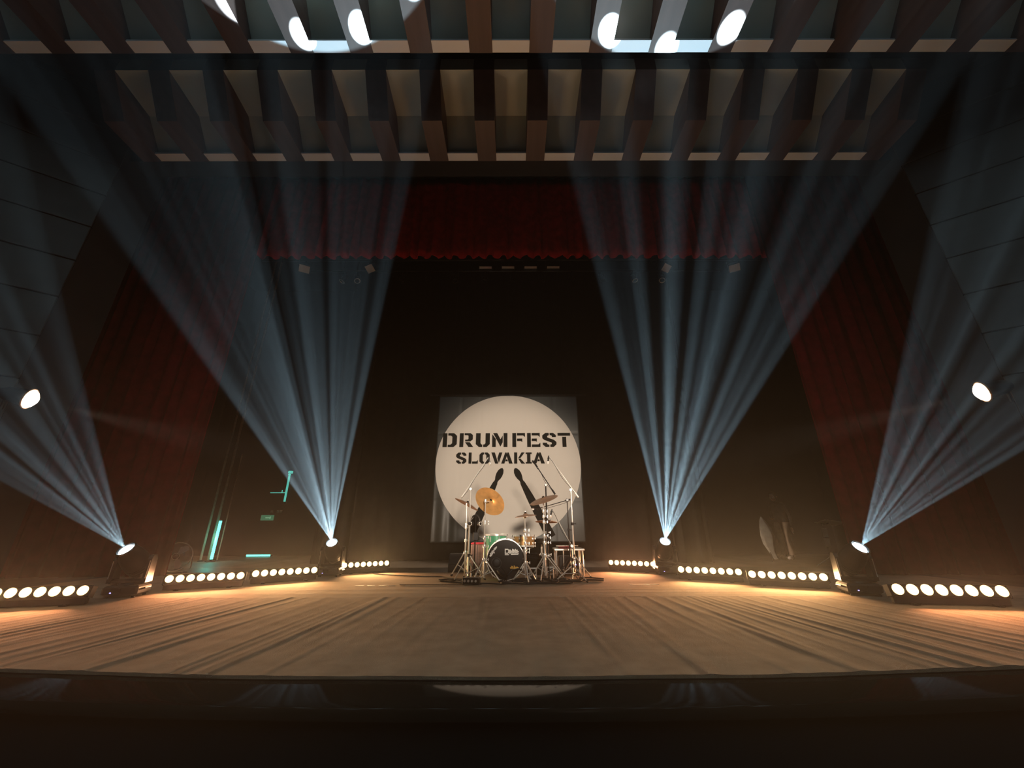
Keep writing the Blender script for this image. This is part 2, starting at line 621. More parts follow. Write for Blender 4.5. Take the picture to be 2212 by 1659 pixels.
def ban_y(x, z):
    """gentle slack of the cloth"""
    u, v = x - BX, z - BZ
    y = 0.012 * math.sin(1.9 * u + 0.8) * math.sin(1.3 * v) + 0.006 * math.sin(5.3 * v + 1.1 * u)
    for fu in (-1.23, -0.72, 0.45, 1.2):
        y += 0.006 * math.exp(-((u - fu) / 0.035) ** 2)
    for fv in (0.95, 1.75, 2.62):
        y += 0.006 * math.exp(-((v - fv) / 0.03) ** 2)
    y += 0.05 * math.exp(-((u + 1.42) / 0.10) ** 2) * math.exp(-(v / 1.0) ** 2) + 0.05 * math.exp(-((u + 1.75) / 0.1) ** 2) * math.exp(-(v / 0.9) ** 2)
    return BY + y


ban = thing('festival_banner', 'square black banner with a big cream circle and stencil lettering behind the drums', 'banner', (BX, BY, BZ))
vs, fs = [], []
N = 110
for i in range(N + 1):
    for j in range(N + 1):
        x, z = BX - BW / 2 + BW * i / N, BZ + (4.056 - BZ) * j / N
        vs.append((x - BX, ban_y(x, z) - BY, z - BZ))
for i in range(N):
    for j in range(N):
        fs.append((i * (N + 1) + j, (i + 1) * (N + 1) + j, (i + 1) * (N + 1) + j + 1, i * (N + 1) + j + 1))
cloth_m = bpy.data.materials.new('banner_cloth')
cloth_m.use_nodes = True
nt = cloth_m.node_tree
bs = nt.nodes['Principled BSDF']
bs.inputs['Roughness'].default_value = 0.6
bs.inputs['Specular IOR Level'].default_value = 0.18
tc = nt.nodes.new('ShaderNodeTexCoord')
sx = nt.nodes.new('ShaderNodeSeparateXYZ')
nt.links.new(tc.outputs['Object'], sx.inputs[0])


def mnode(nt, op, a, c=None, clamp=False):
    n = nt.nodes.new('ShaderNodeMath')
    n.operation = op
    n.use_clamp = clamp
    for k, v in ((0, a), (1, c)):
        if v is None:
            continue
        if isinstance(v, (int, float)):
            n.inputs[k].default_value = v
        else:
            nt.links.new(v, n.inputs[k])
    return n.outputs[0]


CR = 1.83
cx = mnode(nt, 'POWER', mnode(nt, 'ABSOLUTE', sx.outputs[0]), 2.0)
cz = mnode(nt, 'POWER', mnode(nt, 'ABSOLUTE', mnode(nt, 'SUBTRACT', sx.outputs[2], 1.822)), 2.0)
inside = mnode(nt, 'LESS_THAN', mnode(nt, 'ADD', cx, cz), CR * CR)
mx = nt.nodes.new('ShaderNodeMix')
mx.data_type = 'RGBA'
mx.inputs[6].default_value = (0.030, 0.032, 0.028, 1)
mx.inputs[7].default_value = (0.66, 0.61, 0.55, 1)
nt.links.new(inside, mx.inputs[0])
nt.links.new(mx.outputs[2], bs.inputs['Base Color'])
nt.links.new(mnode(nt, 'ADD', 0.42, mnode(nt, 'MULTIPLY', inside, 0.3)), bs.inputs['Roughness'])
nt.links.new(mnode(nt, 'SUBTRACT', 0.42, mnode(nt, 'MULTIPLY', inside, 0.34)), bs.inputs['Specular IOR Level'])
MB().add(vs, fs).build('cloth', cloth_m, ban, smooth=True).modifiers.new('thickness', 'SOLIDIFY').thickness = 0.004

STEM = [(0, 0), (.27, 0), (.27, 1), (0, 1)]
GL = {
    'D': (.9, [STEM, [(.33, 1), (.7, 1), (.9, .8), (.9, .2), (.7, 0), (.33, 0), (.33, .17), (.5, .17), (.6, .27), (.6, .73), (.5, .83), (.33, .83)]]),
    'R': (.95, [STEM, [(.33, 1), (.74, 1), (.9, .86), (.9, .54), (.74, .4), (.38, .4), (.38, .53), (.55, .53), (.6, .58), (.6, .8), (.55, .85), (.33, .85)], [(.38, .34), (.7, .34), (.95, 0), (.62, 0)]]),
    'U': (.9, [[(0, 1), (.3, 1), (.3, .28), (.37, .18), (.42, .18), (.42, 0), (.2, 0), (0, .2)], [(.62, 1), (.9, 1), (.9, .2), (.7, 0), (.48, 0), (.48, .18), (.55, .18), (.62, .27)]]),
    'M': (1.1, [[(0, 0), (.26, 0), (.26, .58), (0, .92)], [(.06, 1), (.36, 1), (.6, .55), (.76, .82), (.76, .33), (.6, .02)], [(.82, 0), (1.1, 0), (1.1, 1), (.82, 1)]]),
    'F': (.9, [STEM, [(.33, 1), (.9, 1), (.9, .70), (.77, .82), (.33, .82)], [(.33, .6), (.7, .6), (.7, .34), (.6, .42), (.33, .42)]]),
    'E': (.95, [STEM, [(.33, 1), (.92, 1), (.92, .70), (.79, .82), (.33, .82)], [(.33, .6), (.7, .6), (.7, .36), (.6, .42), (.33, .42)], [(.33, 0), (.95, 0), (.95, .30), (.8, .18), (.33, .18)]]),
    'S': (.9, [[(.2, 1), (.42, 1), (.42, .83), (.32, .78), (.32, .68), (.75, .5), (.9, .36), (.9, .18), (.72, 0), (.5, 0), (.5, .17), (.6, .2), (.6, .3), (.12, .5), (0, .62), (0, .82)],
               [(.48, 1), (.72, 1), (.88, .84), (.88, .70), (.62, .70), (.62, .78), (.56, .83), (.48, .83)], [(.44, 0), (.2, 0), (.02, .16), (.02, .3), (.3, .3), (.3, .22), (.36, .17), (.44, .17)]]),
    'T': (.95, [[(0, 1), (.95, 1), (.95, .8), (0, .8)], [(.34, 0), (.64, 0), (.64, .72), (.34, .72)]]),
    'L': (.85, [STEM, [(.33, 0), (.85, 0), (.85, .34), (.72, .2), (.33, .2)]]),
    'O': (.9, [[(.42, 1), (.2, 1), (0, .8), (0, .2), (.2, 0), (.42, 0), (.42, .18), (.36, .18), (.3, .26), (.3, .74), (.36, .82), (.42, .82)],
               [(.48, 1), (.7, 1), (.9, .8), (.9, .2), (.7, 0), (.48, 0), (.48, .18), (.54, .18), (.6, .26), (.6, .74), (.54, .82), (.48, .82)]]),
    'V': (.95, [[(0, 1), (.3, 1), (.60, .04), (.58, 0), (.34, 0)], [(.68, 1), (.95, 1), (.66, .05), (.52, .48)]]),
    'A': (.95, [[(0, 0), (.27, 0), (.5, .8), (.44, 1), (.34, 1)], [(.5, 1), (.62, 1), (.95, 0), (.65, 0), (.46, .66)], [(.34, .2), (.56, .2), (.5, .38), (.40, .38)]]),
    'K': (.95, [STEM, [(.33, .46), (.64, 1), (.92, 1), (.55, .50)], [(.36, .42), (.55, .44), (.95, 0), (.62, 0)]]),
    'I': (.5, [[(0, 1), (.5, 1), (.5, .85), (.39, .85), (.39, .15), (.5, .15), (.5, 0), (0, 0), (0, .15), (.11, .15), (.11, .85), (0, .85)]]),
}


def refine(poly, step=0.08):
    out = []
    for a, c in zip(poly, poly[1:] + poly[:1]):
        n = max(1, int(math.hypot(c[0] - a[0], c[1] - a[1]) / step))
        out += [(a[0] + (c[0] - a[0]) * k / n, a[1] + (c[1] - a[1]) * k / n) for k in range(n)]
    return out


def on_banner(mb, poly, off=0.010):
    """polygon in world x, z laid on the slack cloth as a thin ink layer"""
    poly = refine(poly)
    k = len(mb.v)
    mb.v += [(x - BX, ban_y(x, z) - BY - off, z - BZ) for x, z in poly]
    mb.f.append(tuple(range(k, k + len(poly))))


for ch, x0, x1, z0, z1 in ([(c, a, e, 2.672, 3.037) for c, a, e in (('D', -1.775, -1.412), ('R', -1.345, -0.985), ('U', -0.925, -0.565), ('M', -0.505, -0.112), ('F', 0.015, 0.343), ('E', 0.395, 0.735), ('S', 0.788, 1.148), ('T', 1.185, 1.510))]
                           + [(c, a, e, 2.250, 2.532) for c, a, e in (('S', -1.413, -1.148), ('L', -1.095, -0.858), ('O', -0.822, -0.560), ('V', -0.522, -0.240), ('A', -0.270, 0.022), ('K', 0.058, 0.338), ('I', 0.352, 0.505), ('A', 0.537, 0.836))]):
    wd, polys = GL[ch]
    b = MB()
    for pl in polys:
        on_banner(b, [(x0 + (x1 - x0) * px / wd, z0 + (z1 - z0) * pz) for px, pz in pl])
    b.build('letter', M['print'], ban)

for tip, end in (((-0.235, 2.140), (-0.98, 0.62)), ((0.075, 2.140), (0.93, 0.52))):
    t, e = Vector(tip), Vector(end)
    d = (e - t).normalized()
    nr = Vector((-d.y, d.x))
    L = (e - t).length
    prof = [(0, 0.005), (0.03, 0.045), (0.10, 0.075), (0.18, 0.082), (0.26, 0.070), (0.33, 0.045), (0.36, 0.042), (0.42, 0.060), (0.75, 0.085), (1.15, 0.105), (L, 0.115)]
    pl = [t + d * s_ + nr * w_ for s_, w_ in prof] + [t + d * s_ - nr * w_ for s_, w_ in reversed(prof)]
    b = MB()
    on_banner(b, [(p.x, p.y) for p in pl], 0.009)
    b.build('drumstick_print', M['print'], ban)
pz = 4.075
b = MB()
b.tube((-BW / 2 - 0.25, 0, pz - BZ), (BW / 2 + 0.25, 0, pz - BZ), 0.022)
b.build('hanging_pipe', M['blkm'], ban)
b = MB()
for s in (-1.5, 0, 1.5):
    b.tube((s, 0, pz - BZ), (s, 0, 9.0 - BZ), 0.004, n=5)
b.build('suspension_wire', M['blkm'], ban)


# ------------------------------------------------------------------ moving heads with gobo beams
def gobo(light, half_tan, seed):
    light.use_nodes = True
    nt = light.node_tree
    em = nt.nodes['Emission']
    tc = nt.nodes.new('ShaderNodeTexCoord')
    sp = nt.nodes.new('ShaderNodeSeparateXYZ')
    nt.links.new(tc.outputs['Normal'], sp.inputs[0])
    az = mnode(nt, 'ABSOLUTE', sp.outputs[2])
    px = mnode(nt, 'DIVIDE', mnode(nt, 'DIVIDE', sp.outputs[0], az), half_tan)
    py = mnode(nt, 'DIVIDE', mnode(nt, 'DIVIDE', sp.outputs[1], az), half_tan)
    rr = mnode(nt, 'SQRT', mnode(nt, 'ADD', mnode(nt, 'MULTIPLY', px, px), mnode(nt, 'MULTIPLY', py, py)))
    ang = mnode(nt, 'ARCTAN2', py, px)
    total = None
    for r0, n, rad, gain in ((0.91, 15, 0.068, 1.0), (0.58, 9, 0.068, 1.0), (0.25, 4, 0.066, 1.1)):
        a = mnode(nt, 'ADD', mnode(nt, 'MULTIPLY', ang, n / (2 * PI)), 20.62 + 0.31 * seed + r0)
        fr = mnode(nt, 'SUBTRACT', mnode(nt, 'FRACT', a), 0.5)
        tx = mnode(nt, 'MULTIPLY', fr, 2 * PI * r0 / n)
        ty = mnode(nt, 'SUBTRACT', rr, r0)
        d = mnode(nt, 'SQRT', mnode(nt, 'ADD', mnode(nt, 'MULTIPLY', tx, tx), mnode(nt, 'MULTIPLY', ty, ty)))
        ml = mnode(nt, 'DIVIDE', mnode(nt, 'SUBTRACT', rad * 1.15, d), rad * 0.35, clamp=True)
        cell = mnode(nt, 'FLOOR', a)
        var = mnode(nt, 'ADD', 0.72, mnode(nt, 'MULTIPLY', mnode(nt, 'SINE', mnode(nt, 'MULTIPLY', cell, 2.39 + seed)), 0.34))
        ml = mnode(nt, 'MULTIPLY', ml, mnode(nt, 'MULTIPLY', var, gain))
        total = ml if total is None else mnode(nt, 'ADD', total, ml)
    # faint spill between the gobo holes
    total = mnode(nt, 'ADD', total, mnode(nt, 'MULTIPLY', mnode(nt, 'LESS_THAN', rr, 1.0), 0.014))
    nt.links.new(total, em.inputs['Strength'])


def moving_head(x, y, beam, label, seed, yaw, gain=1.0):
    """x, y: centre of the base; beam: direction of the light"""
    t = thing('moving_head_light', label, 'stage light', (x, y, 0.004), yaw, 'moving head lights standing on the stage floor')
    R = Matrix.Rotation(-yaw, 3, 'Z')
    d = (R @ Vector(beam)).normalized()
    b = MB()
    b.bbox((0, 0, 0.075), (0.34, 0.30, 0.105), 0.02)
    base = b.build('base', M['blk'], t)
    for sx in (-1, 1):
        for sy in (-1, 1):
            f = MB()
            f.lathe([(0, -0.022), (0.020, -0.022), (0.016, 0.0), (0, 0.0)], (sx * 0.13, sy * 0.11, 0.024), (0, 0, 1), 10)
            f.build('foot', M['rubber'], base)
        h = MB()
        h.path([(sx * 0.168, -0.06, 0.085), (sx * 0.195, -0.06, 0.092), (sx * 0.195, 0.06, 0.092), (sx * 0.168, 0.06, 0.085)], 0.009)
        h.build('handle', M['blkm'], base, smooth=True)
    f = MB()
    f.box((-0.03, -0.151, 0.085), (0.085, 0.004, 0.045))
    f.build('display', M['kick_head'], base)
    f = MB()
    f.box((-0.075, -0.152, 0.06), (0.014, 0.004, 0.010))
    f.build('status_led', M['blue_led'], base)
    b = MB()
    b.lathe([(0, 0), (0.11, 0), (0.10, 0.022), (0, 0.022)], (0, 0, 0.128), (0, 0, 1), 20)
    b.bbox((0, 0, 0.160), (0.36, 0.14, 0.05), 0.016)
    yoke = b.build('yoke', M['blk'], t, smooth=True)
    for sx in (-1, 1):
        a = MB()
        a.prism([(-0.075, 0.15), (0.075, 0.15), (0.062, 0.40), (0.035, 0.445), (-0.035, 0.445), (-0.062, 0.40)], (sx * 0.165 - 0.022, 0, 0), (0, 1, 0), (0, 0, 1), 0.044)
        a.build('yoke_arm', M['blk'], yoke)
        e = MB()
        e.box((sx * 0.178, -0.074, 0.29), (0.008, 0.005, 0.19), Matrix.Rotation(math.radians(-3), 3, 'X'))
        e.build('arm_trim', M['alu'], yoke)
    piv = Vector((0, 0, 0.375))
    b = MB()
    b.lathe([(0, -0.19), (0.075, -0.19), (0.105, -0.165), (0.128, -0.08), (0.130, 0.02), (0.118, 0.11), (0.100, 0.165), (0.096, 0.20), (0.086, 0.203), (0.080, 0.196), (0, 0.196)], piv, d, 28)
    head = b.build('lamp_head', M['blk'], t, smooth=True)
    for k in range(3):
        g = MB()
        g.torus(piv + d * (-0.12 + 0.03 * k), 0.117 + 0.005 * k, 0.005, d, 28, 5)
        g.build('cooling_rib', M['blkm'], head, smooth=True)
    g = MB()
    g.torus(piv + d * 0.203, 0.090, 0.011, d, 30, 6)
    g.build('lens_ring', M['ring'], head, smooth=True)
    g = MB()
    g.lathe([(0.074, 0.0), (0.066, 0.010), (0.040, 0.018), (0, 0.022)], piv + d * 0.196, d, 28)
    g.build('lens', M['beam_lens'], head, smooth=True)
    lw = Vector((x, y, 0.004)) + Matrix.Rotation(yaw, 3, 'Z') @ (piv + d * 0.235)
    half = 15.9
    o = spot('beam_lamp', lw, beam, P_BEAM * gain, (0.58, 0.86, 1.0), 2 * half, 0.05, 0.006)
    gobo(o.data, math.tan(math.radians(half)), seed)
    return t


moving_head(-2.985, 7.00, (0.08, -0.730, 0.683), 'black moving head light between the LED bars on the fan side of the drum kit', 1.0, 0.10)
moving_head(2.585, 7.12, (-0.08, -0.730, 0.683), 'black moving head light between LED bars on the rack table side of the kit', 1.3, -0.10)
moving_head(-4.50, 5.05, (-0.13, -0.730, 0.683), 'black moving head light beside the end bar in front of the fan', 2.1, 0.28, 0.52)
moving_head(4.06, 5.05, (0.13, -0.730, 0.683), 'black moving head light beside the end bar in front of the music stand', 3.2, -0.28, 0.62)


# ------------------------------------------------------------------ LED bars
def led_bar(cx, cy_, yaw, L, label, color, k):
    t = thing('led_bar', label, 'stage light', (cx, cy_, 0.009), yaw, 'eight-lamp LED bars lying on the stage floor')
    tilt = math.radians(14)
    rx = Matrix.Rotation(-tilt, 3, 'X')
    c = Vector((0, 0.0, 0.115))
    b = MB()
    b.bbox(c, (L, 0.085, 0.115), 0.012, rx)
    body = b.build('housing', M['blk'], t)
    b = MB()
    b.bbox((0, -0.005, 0.037), (L - 0.02, 0.05, 0.072), 0.006)
    b.build('lower_skirt', M['rubber'], t)
    for s in (-1, 1):
        f = MB()
        f.box((s * (L / 2 - 0.16), 0.01, 0.006), (0.05, 0.22, 0.012))
        f.box((s * (L / 2 - 0.16), 0.0, 0.05), (0.04, 0.05, 0.09))
        f.build('floor_bracket', M['blkm'], t)
        f = MB()
        f.bbox(c + Vector((s * (L / 2 + 0.004), 0.004, 0)), (0.010, 0.080, 0.112), 0.004, rx)
        f.build('end_cap', M['rubber'], body)
    n_ = rx @ Vector((0, -1, 0))
    p = L / 8.0
    for i in range(8):
        q = c + n_ * 0.0435 + Vector(((i - 3.5) * p, 0, 0)) + rx @ Vector((0, 0, 0.008))
        g = MB()
        g.lathe([(p * 0.39, -0.002), (p * 0.39, 0.006), (p * 0.32, 0.012), (p * 0.20, 0.018), (0, 0.020)], q, n_, 18)
        g.build('lens', M['led_warm'], body, smooth=True)
    l = bpy.data.lights.new('bar_lamp', 'AREA')
    l.shape = 'RECTANGLE'
    l.size = L * 0.95
    l.size_y = 0.07
    l.energy = P_BAR * k
    l.color = color
    l.spread = math.radians(104)
    o = bpy.data.objects.new('bar_lamp', l)
    COL.objects.link(o)
    Rz = Matrix.Rotation(yaw, 3, 'Z')
    o.location = Vector((cx, cy_, 0.004)) + Rz @ (c + n_ * 0.07 + rx @ Vector((0, 0, 0.008)))
    aim(o, Rz @ n_)
    return t


R_ = math.radians
OR = (1.0, 0.44, 0.20)
AM = (1.0, 0.56, 0.24)
led_bar(-2.60, 7.51, R_(37), 0.84, 'lit eight-lamp LED bar nearest the drum kit on the fan side', AM, 1.0)
led_bar(-3.35, 6.30, R_(37), 0.87, 'lit eight-lamp LED bar between a moving head and its twin bar by the fan', AM, 1.0)
led_bar(-4.04, 5.66, R_(27), 0.87, 'lit eight-lamp LED bar right in front of the round floor fan', OR, 1.0)
led_bar(-4.88, 4.44, R_(15), 0.94, 'lit eight-lamp LED bar at the stage end beyond the fan-side moving head', OR, 1.1)
led_bar(2.14, 7.55, R_(-30), 0.84, 'lit eight-lamp LED bar nearest the aluminium rack table', OR, 1.0)
led_bar(2.91, 6.29, R_(-29), 0.87, 'lit eight-lamp LED bar between a moving head and its twin bar by the music stand', AM, 1.0)
led_bar(3.63, 5.66, R_(-26), 0.90, 'lit eight-lamp LED bar right in front of the music stand', AM, 1.0)
led_bar(4.41, 4.40, R_(-9), 1.04, 'lit eight-lamp LED bar at the stage end beyond the moving head by the music stand', OR, 1.1)

# ------------------------------------------------------------------ side lamps on the proscenium
for s, z, lab in ((-1, 2.25, 'glowing round side lamp on the proscenium above the fan-side end bar'), (1, 2.31, 'glowing round side lamp on the proscenium near the music stand side')):
    x = s * (5.956 if s < 0 else 5.856)
    t = thing('side_lamp', lab, 'stage light', (x, 4.5, z), 0, 'side lamps on the proscenium')
    d = Vector((-s * 5.9, 3.2, -1.3)).normalized()
    v = Vector((-x, -4.5, 0.75 - z)).normalized()
    b = MB()
    b.lathe([(0, -0.24), (0.05, -0.24), (0.085, -0.18), (0.10, -0.05), (0.108, 0.02), (0.102, 0.022), (0.098, 0.0), (0, 0.0)], (0, 0, 0), d, 24)
    hs = b.build('housing', M['blk'], t, smooth=True)
    g = MB()
    g.lathe([(0.118, 0.006), (0.10, 0.045), (0.055, 0.075), (0, 0.085)], (0, 0, 0), d, 24)
    g.build('lens', M['par_lens'], hs, smooth=True)
    g = MB()
    g.torus(d * 0.015, 0.126, 0.010, d, 24, 6)
    g.build('lens_ring', M['bronze_dark'], hs, smooth=True)
    b = MB()
    b.tube(d * -0.08, (s * 0.36, 0.06, 0.0), 0.016)
    b.tube((s * 0.36, 0.06, -0.12), (s * 0.36, 0.06, 0.12), 0.02)
    b.build('bracket', M['blkm'], t, smooth=True)
    spot('side_lamp_light', Vector((x, 4.5, z)) + d * 0.08, d, P_SIDE, (1.0, 0.74, 0.54), 17, 0.8, 0.05)


# ------------------------------------------------------------------ drum kit helpers
def tripod(t, z_top, r_foot, a0, mat_, z_hub=None, rr=0.010, n=3):
    """three splayed legs with rubber feet; returns nothing"""
    z_hub = z_hub or z_top * 0.35
    for k in range(n):
        a = a0 + 2 * PI * k / n
        e = Vector((math.cos(a), math.sin(a), 0))
        b = MB()
        b.tube(e * 0.016 + Vector((0, 0, z_top)), e * r_foot + Vector((0, 0, 0.016)), rr)
        b.tube(Vector((0, 0, z_hub)) + e * 0.012, e * (r_foot * 0.55) + Vector((0, 0, 0.016 + (z_top - 0.016) * 0.45)), rr * 0.6)
        leg = b.build('leg', mat_, t, smooth=True)
        f = MB()
        f.tube(e * (r_foot - 0.02) + Vector((0, 0, 0.024)), e * (r_foot + 0.012) + Vector((0, 0, 0.009)), rr * 1.5, rr * 1.5)
        f.build('rubber_foot', M['rubber'], leg, smooth=True)


def collar(t, z, r, mat_, name='clamp', x=0.0, y=0.0):
    b = MB()
    b.lathe([(0, -0.022), (r * 1.6, -0.022), (r * 1.8, 0), (r * 1.6, 0.022), (0, 0.022)], (x, y, z), (0, 0, 1), 12)
    o = b.build(name, mat_, t, smooth=True)
    w = MB()
    w.tube((x + r * 1.4, y - 0.004, z), (x + r * 1.4 + 0.035, y - 0.012, z), 0.006)
    w.box((x + r * 1.4 + 0.038, y - 0.012, z), (0.008, 0.010, 0.036))
    w.build('wing_screw', mat_, o, smooth=True)


GZ = 0.0045                                            # top of the rear carpet


def cymbal_stand(label, x, y, top, arm=None, foot=0.30, hub=0.36, a0=0.3, collars=(), lean=(0, 0)):
    """chrome stand; arm: world point of the cymbal seat when a short boom leads to it"""
    t = thing('cymbal_stand', label, 'cymbal stand', (x, y, GZ), 0, 'chrome cymbal stands of the drum kit')
    b = MB()
    b.tube((0, 0, 0.06), (0, 0, hub + 0.20), 0.0145)
    b.build('lower_tube', M['chrome'], t, smooth=True)
    b = MB()
    b.tube((0, 0, hub + 0.16), (0, 0, top * 0.72), 0.0115)
    b.build('middle_tube', M['chrome'], t, smooth=True)
    b = MB()
    b.tube((0, 0, top * 0.70), (0, 0, top), 0.009)
    b.build('upper_tube', M['chrome'], t, smooth=True)
    collar(t, hub + 0.18, 0.015, M['chrome'])
    collar(t, top * 0.71, 0.0125, M['chrome'])
    for c in collars:
        collar(t, c, 0.013, M['chrome'])
    b = MB()
    b.lathe([(0, -0.02), (0.02, -0.02), (0.024, 0), (0.02, 0.03), (0, 0.03)], (0, 0, top), (0, 0, 1), 12)
    if arm:
        b.tube((0, 0, top), Vector(arm) - Vector((x, y, GZ)), 0.007)
    b.build('tilter', M['chrome'], t, smooth=True)
    collar(t, hub, 0.016, M['chrome'], 'leg_collar')
    tripod(t, hub, foot, a0, M['chrome'], 0.10)
    return t


def cymbal(kind, label, c, nrm, r, material, bell=0.24):
    t = thing(kind, label, 'cymbal', c, 0, 'cymbals of the drum kit')
    n_ = Vector(nrm).normalized()
    top = [(0.006, 0.030), (r * bell * 0.45, 0.027), (r * bell * 0.8, 0.017), (r * bell, 0.008), (r * 0.5, 0.003), (r * 0.8, -0.006), (r, -0.016)]
    prof = top + [(r, -0.018)] + [(a, h - 0.0022) for a, h in reversed(top[:-1])]
    b = MB()
    b.lathe(prof + [prof[0]], (0, 0, 0), n_, 40)
    b.build('disc', material, t, smooth=True)
    g = MB()
    for q in (0.40, 0.60, 0.80):
        g.torus(n_ * (0.0045 - 0.011 * max(0, q - 0.4)), r * q, 0.0012, n_, 40, 4)
    g.build('lathe_groove', M['bronze_dark'], t, smooth=True)
    g = MB()
    g.lathe([(0, 0.026), (0.018, 0.026), (0.018, 0.044), (0, 0.044)], (0, 0, 0), n_, 12)
    g.build('felt_washer', M['black_cloth'], t, smooth=True)
    g = MB()
    g.lathe([(0, 0.044), (0.010, 0.044), (0.008, 0.062), (0, 0.066)], (0, 0, 0), n_, 10)
    x_, y_, _ = g.frame(n_)
    g.tube(n_ * 0.055 - x_ * 0.02, n_ * 0.055 + x_ * 0.02, 0.004)
    g.build('wing_nut', M['chrome'], t, smooth=True)
    return t


def drum(name, label, c, axis, r, depth, shell_m, hoop_m, top_m, bottom_m, lugs, legs=None, grp=None):
    """c: centre of the shell; axis: from the bottom head to the batter head"""
    t = thing(name, label, 'drum', c, 0, grp)
    a = Vector(axis).normalized()
    h = depth / 2
    b = MB()
    b.lathe([(r - 0.006, -h), (r, -h), (r, h), (r - 0.006, h), (r - 0.006, -h)], (0, 0, 0), a, 48)
    b.build('shell', shell_m, t, smooth=True)
    for s, hm in ((1, top_m), (-1, bottom_m)):
        g = MB()
        g.lathe([(0, s * (h + 0.004)), (r + 0.002, s * (h + 0.004)), (r + 0.004, s * (h - 0.006)), (r - 0.002, s * (h - 0.006)), (0, s * (h + 0.0005))] if s > 0 else
                [(0, -(h + 0.0005)), (r - 0.002, -(h - 0.006)), (r + 0.004, -(h - 0.006)), (r + 0.002, -(h + 0.004)), (0, -(h + 0.004))], (0, 0, 0), a, 48)
        hd = g.build('batter_head' if s > 0 else 'resonant_head', hm, t, smooth=True)
        g = MB()
        w = 0.020 if r < 0.25 else 0.038
        lo, hi = s * (h - w * 0.55), s * (h + 0.014)
        g.lathe([(r + 0.005, lo), (r + 0.013, lo), (r + 0.013, hi), (r + 0.003, hi), (r + 0.003, lo * 0.5 + hi * 0.5), (r + 0.005, lo)], (0, 0, 0), a, 48)
        g.build('hoop', hoop_m, t, smooth=True)
    fx, fy, fa = MB().frame(a)
    for k in range(lugs):
        an = 2 * PI * (k + 0.35) / lugs
        e = fx * math.cos(an) + fy * math.sin(an)
        g = MB()
        for s in (-1, 1):
            z0 = s * h * 0.30 if depth < 0.25 else s * (h - 0.10)
            z1 = s * (h - 0.035)
            rot = Matrix((e, a.cross(e), a)).transposed()
            g.bbox(e * (r + 0.012) + a * ((z0 + z1) / 2), (0.022, 0.020, abs(z1 - z0) + 0.01), 0.005, rot)
            g.tube(e * (r + 0.016) + a * z1, e * (r + 0.016) + a * (s * (h + 0.018)), 0.0045, n=6)
        g.build('lug', M['chrome'], t, smooth=True)
    if legs:
        for an, length in legs:
            e = Vector((math.cos(an), math.sin(an), 0))
            g = MB()
            g.tube(e * (r + 0.018) + Vector((0, 0, 0.0)), e * (r + 0.018) + Vector((0, 0, -length + 0.05)), 0.006)
            g.tube(e * (r + 0.018) + Vector((0, 0, -length + 0.05)), e * (r + 0.05) + Vector((0, 0, -length + 0.012)), 0.006)
            lg = g.build('leg', M['chrome'], t, smooth=True)
            g = MB()
            g.sphere(e * (r + 0.052) + Vector((0, 0, -length + 0.013)), 0.013, 8, 6)
            g.build('rubber_foot', M['rubber'], lg, smooth=True)
            g = MB()
            g.bbox(e * (r + 0.016) + Vector((0, 0, -0.03)), (0.03, 0.03, 0.06), 0.006)
            g.build('leg_bracket', M['chrome'], lg)
    return t


def mic_stand(label, x, y, height, p, q, metal, foot=0.32, a0=0.5, hub=0.30, r=0.011):
    """boom microphone stand; p, q: world ends of the boom (q carries the microphone)"""
    t = thing('microphone_stand', label, 'mic stand', (x, y, GZ), 0, 'boom microphone stands around the drum kit')
    o = Vector((x, y, GZ))
    b = MB()
    b.tube((0, 0, 0.08), (0, 0, height * 0.60), r * 1.25)
    b.build('lower_tube', metal, t, smooth=True)
    b = MB()
    b.tube((0, 0, height * 0.58), (0, 0, height), r)
    b.build('upper_tube', metal, t, smooth=True)
    collar(t, height * 0.60, r * 1.2, M['blk'], 'height_clutch')
    b = MB()
    b.lathe([(0, -0.02), (0.020, -0.02), (0.026, 0.0), (0.020, 0.025), (0, 0.025)], (0, 0, height), (0, 1, 0), 14)
    b.build('boom_clutch', metal, t, smooth=True)
    b = MB()
    p_, q_ = Vector(p) - o, Vector(q) - o
    b.tube(p_, q_, r * 0.72)
    boom = b.build('boom_arm', metal, t, smooth=True)
    b = MB()
    d = (p_ - q_).normalized()
    b.tube(p_ - d * 0.09, p_, r * 1.35)
    b.build('counterweight', metal, boom, smooth=True)
    b = MB()
    b.path([p_ + (q_ - p_) * s_ + Vector((0.012 * math.sin(9 * s_), -0.012, -0.018 - 0.02 * math.sin(PI * s_))) for s_ in [i / 12 for i in range(13)]], 0.0035, 5)
    b.build('cable', M['rubber'], boom, smooth=True)
    collar(t, hub, r * 1.3, M['blk'], 'leg_collar')
    tripod(t, hub, foot, a0, metal, 0.10, 0.008)
    return t


def microphone(label, tip, d, L=0.15, grille='alu', r=0.013):
    """tip: world position of the clip end; d points from clip to grille"""
    t = thing('microphone', label, 'microphone', tip, 0, 'microphones around the drum kit')
    d = Vector(d).normalized()
    b = MB()
    b.lathe([(0, 0), (r * 0.7, 0), (r, 0.03), (r * 1.05, L * 0.68), (0, L * 0.68)], (0, 0, 0), d, 14)
    b.build('body', M['blkm'], t, smooth=True)
    b = MB()
    b.lathe([(r * 1.1, L * 0.66), (r * 1.45, L * 0.76), (r * 1.45, L * 0.88), (r * 0.9, L * 0.98), (0, L)], (0, 0, 0), d, 14)
    b.build('grille', M[grille], t, smooth=True)
    b = MB()
    b.torus(d * L * 0.3, r * 1.35, 0.004, d, 14, 5)
    b.tube(d * L * 0.3 - Vector((0, 0, r * 1.2)), (0, 0, -0.03), 0.005)
    b.build('clip', M['blk'], t, smooth=True)
    return t


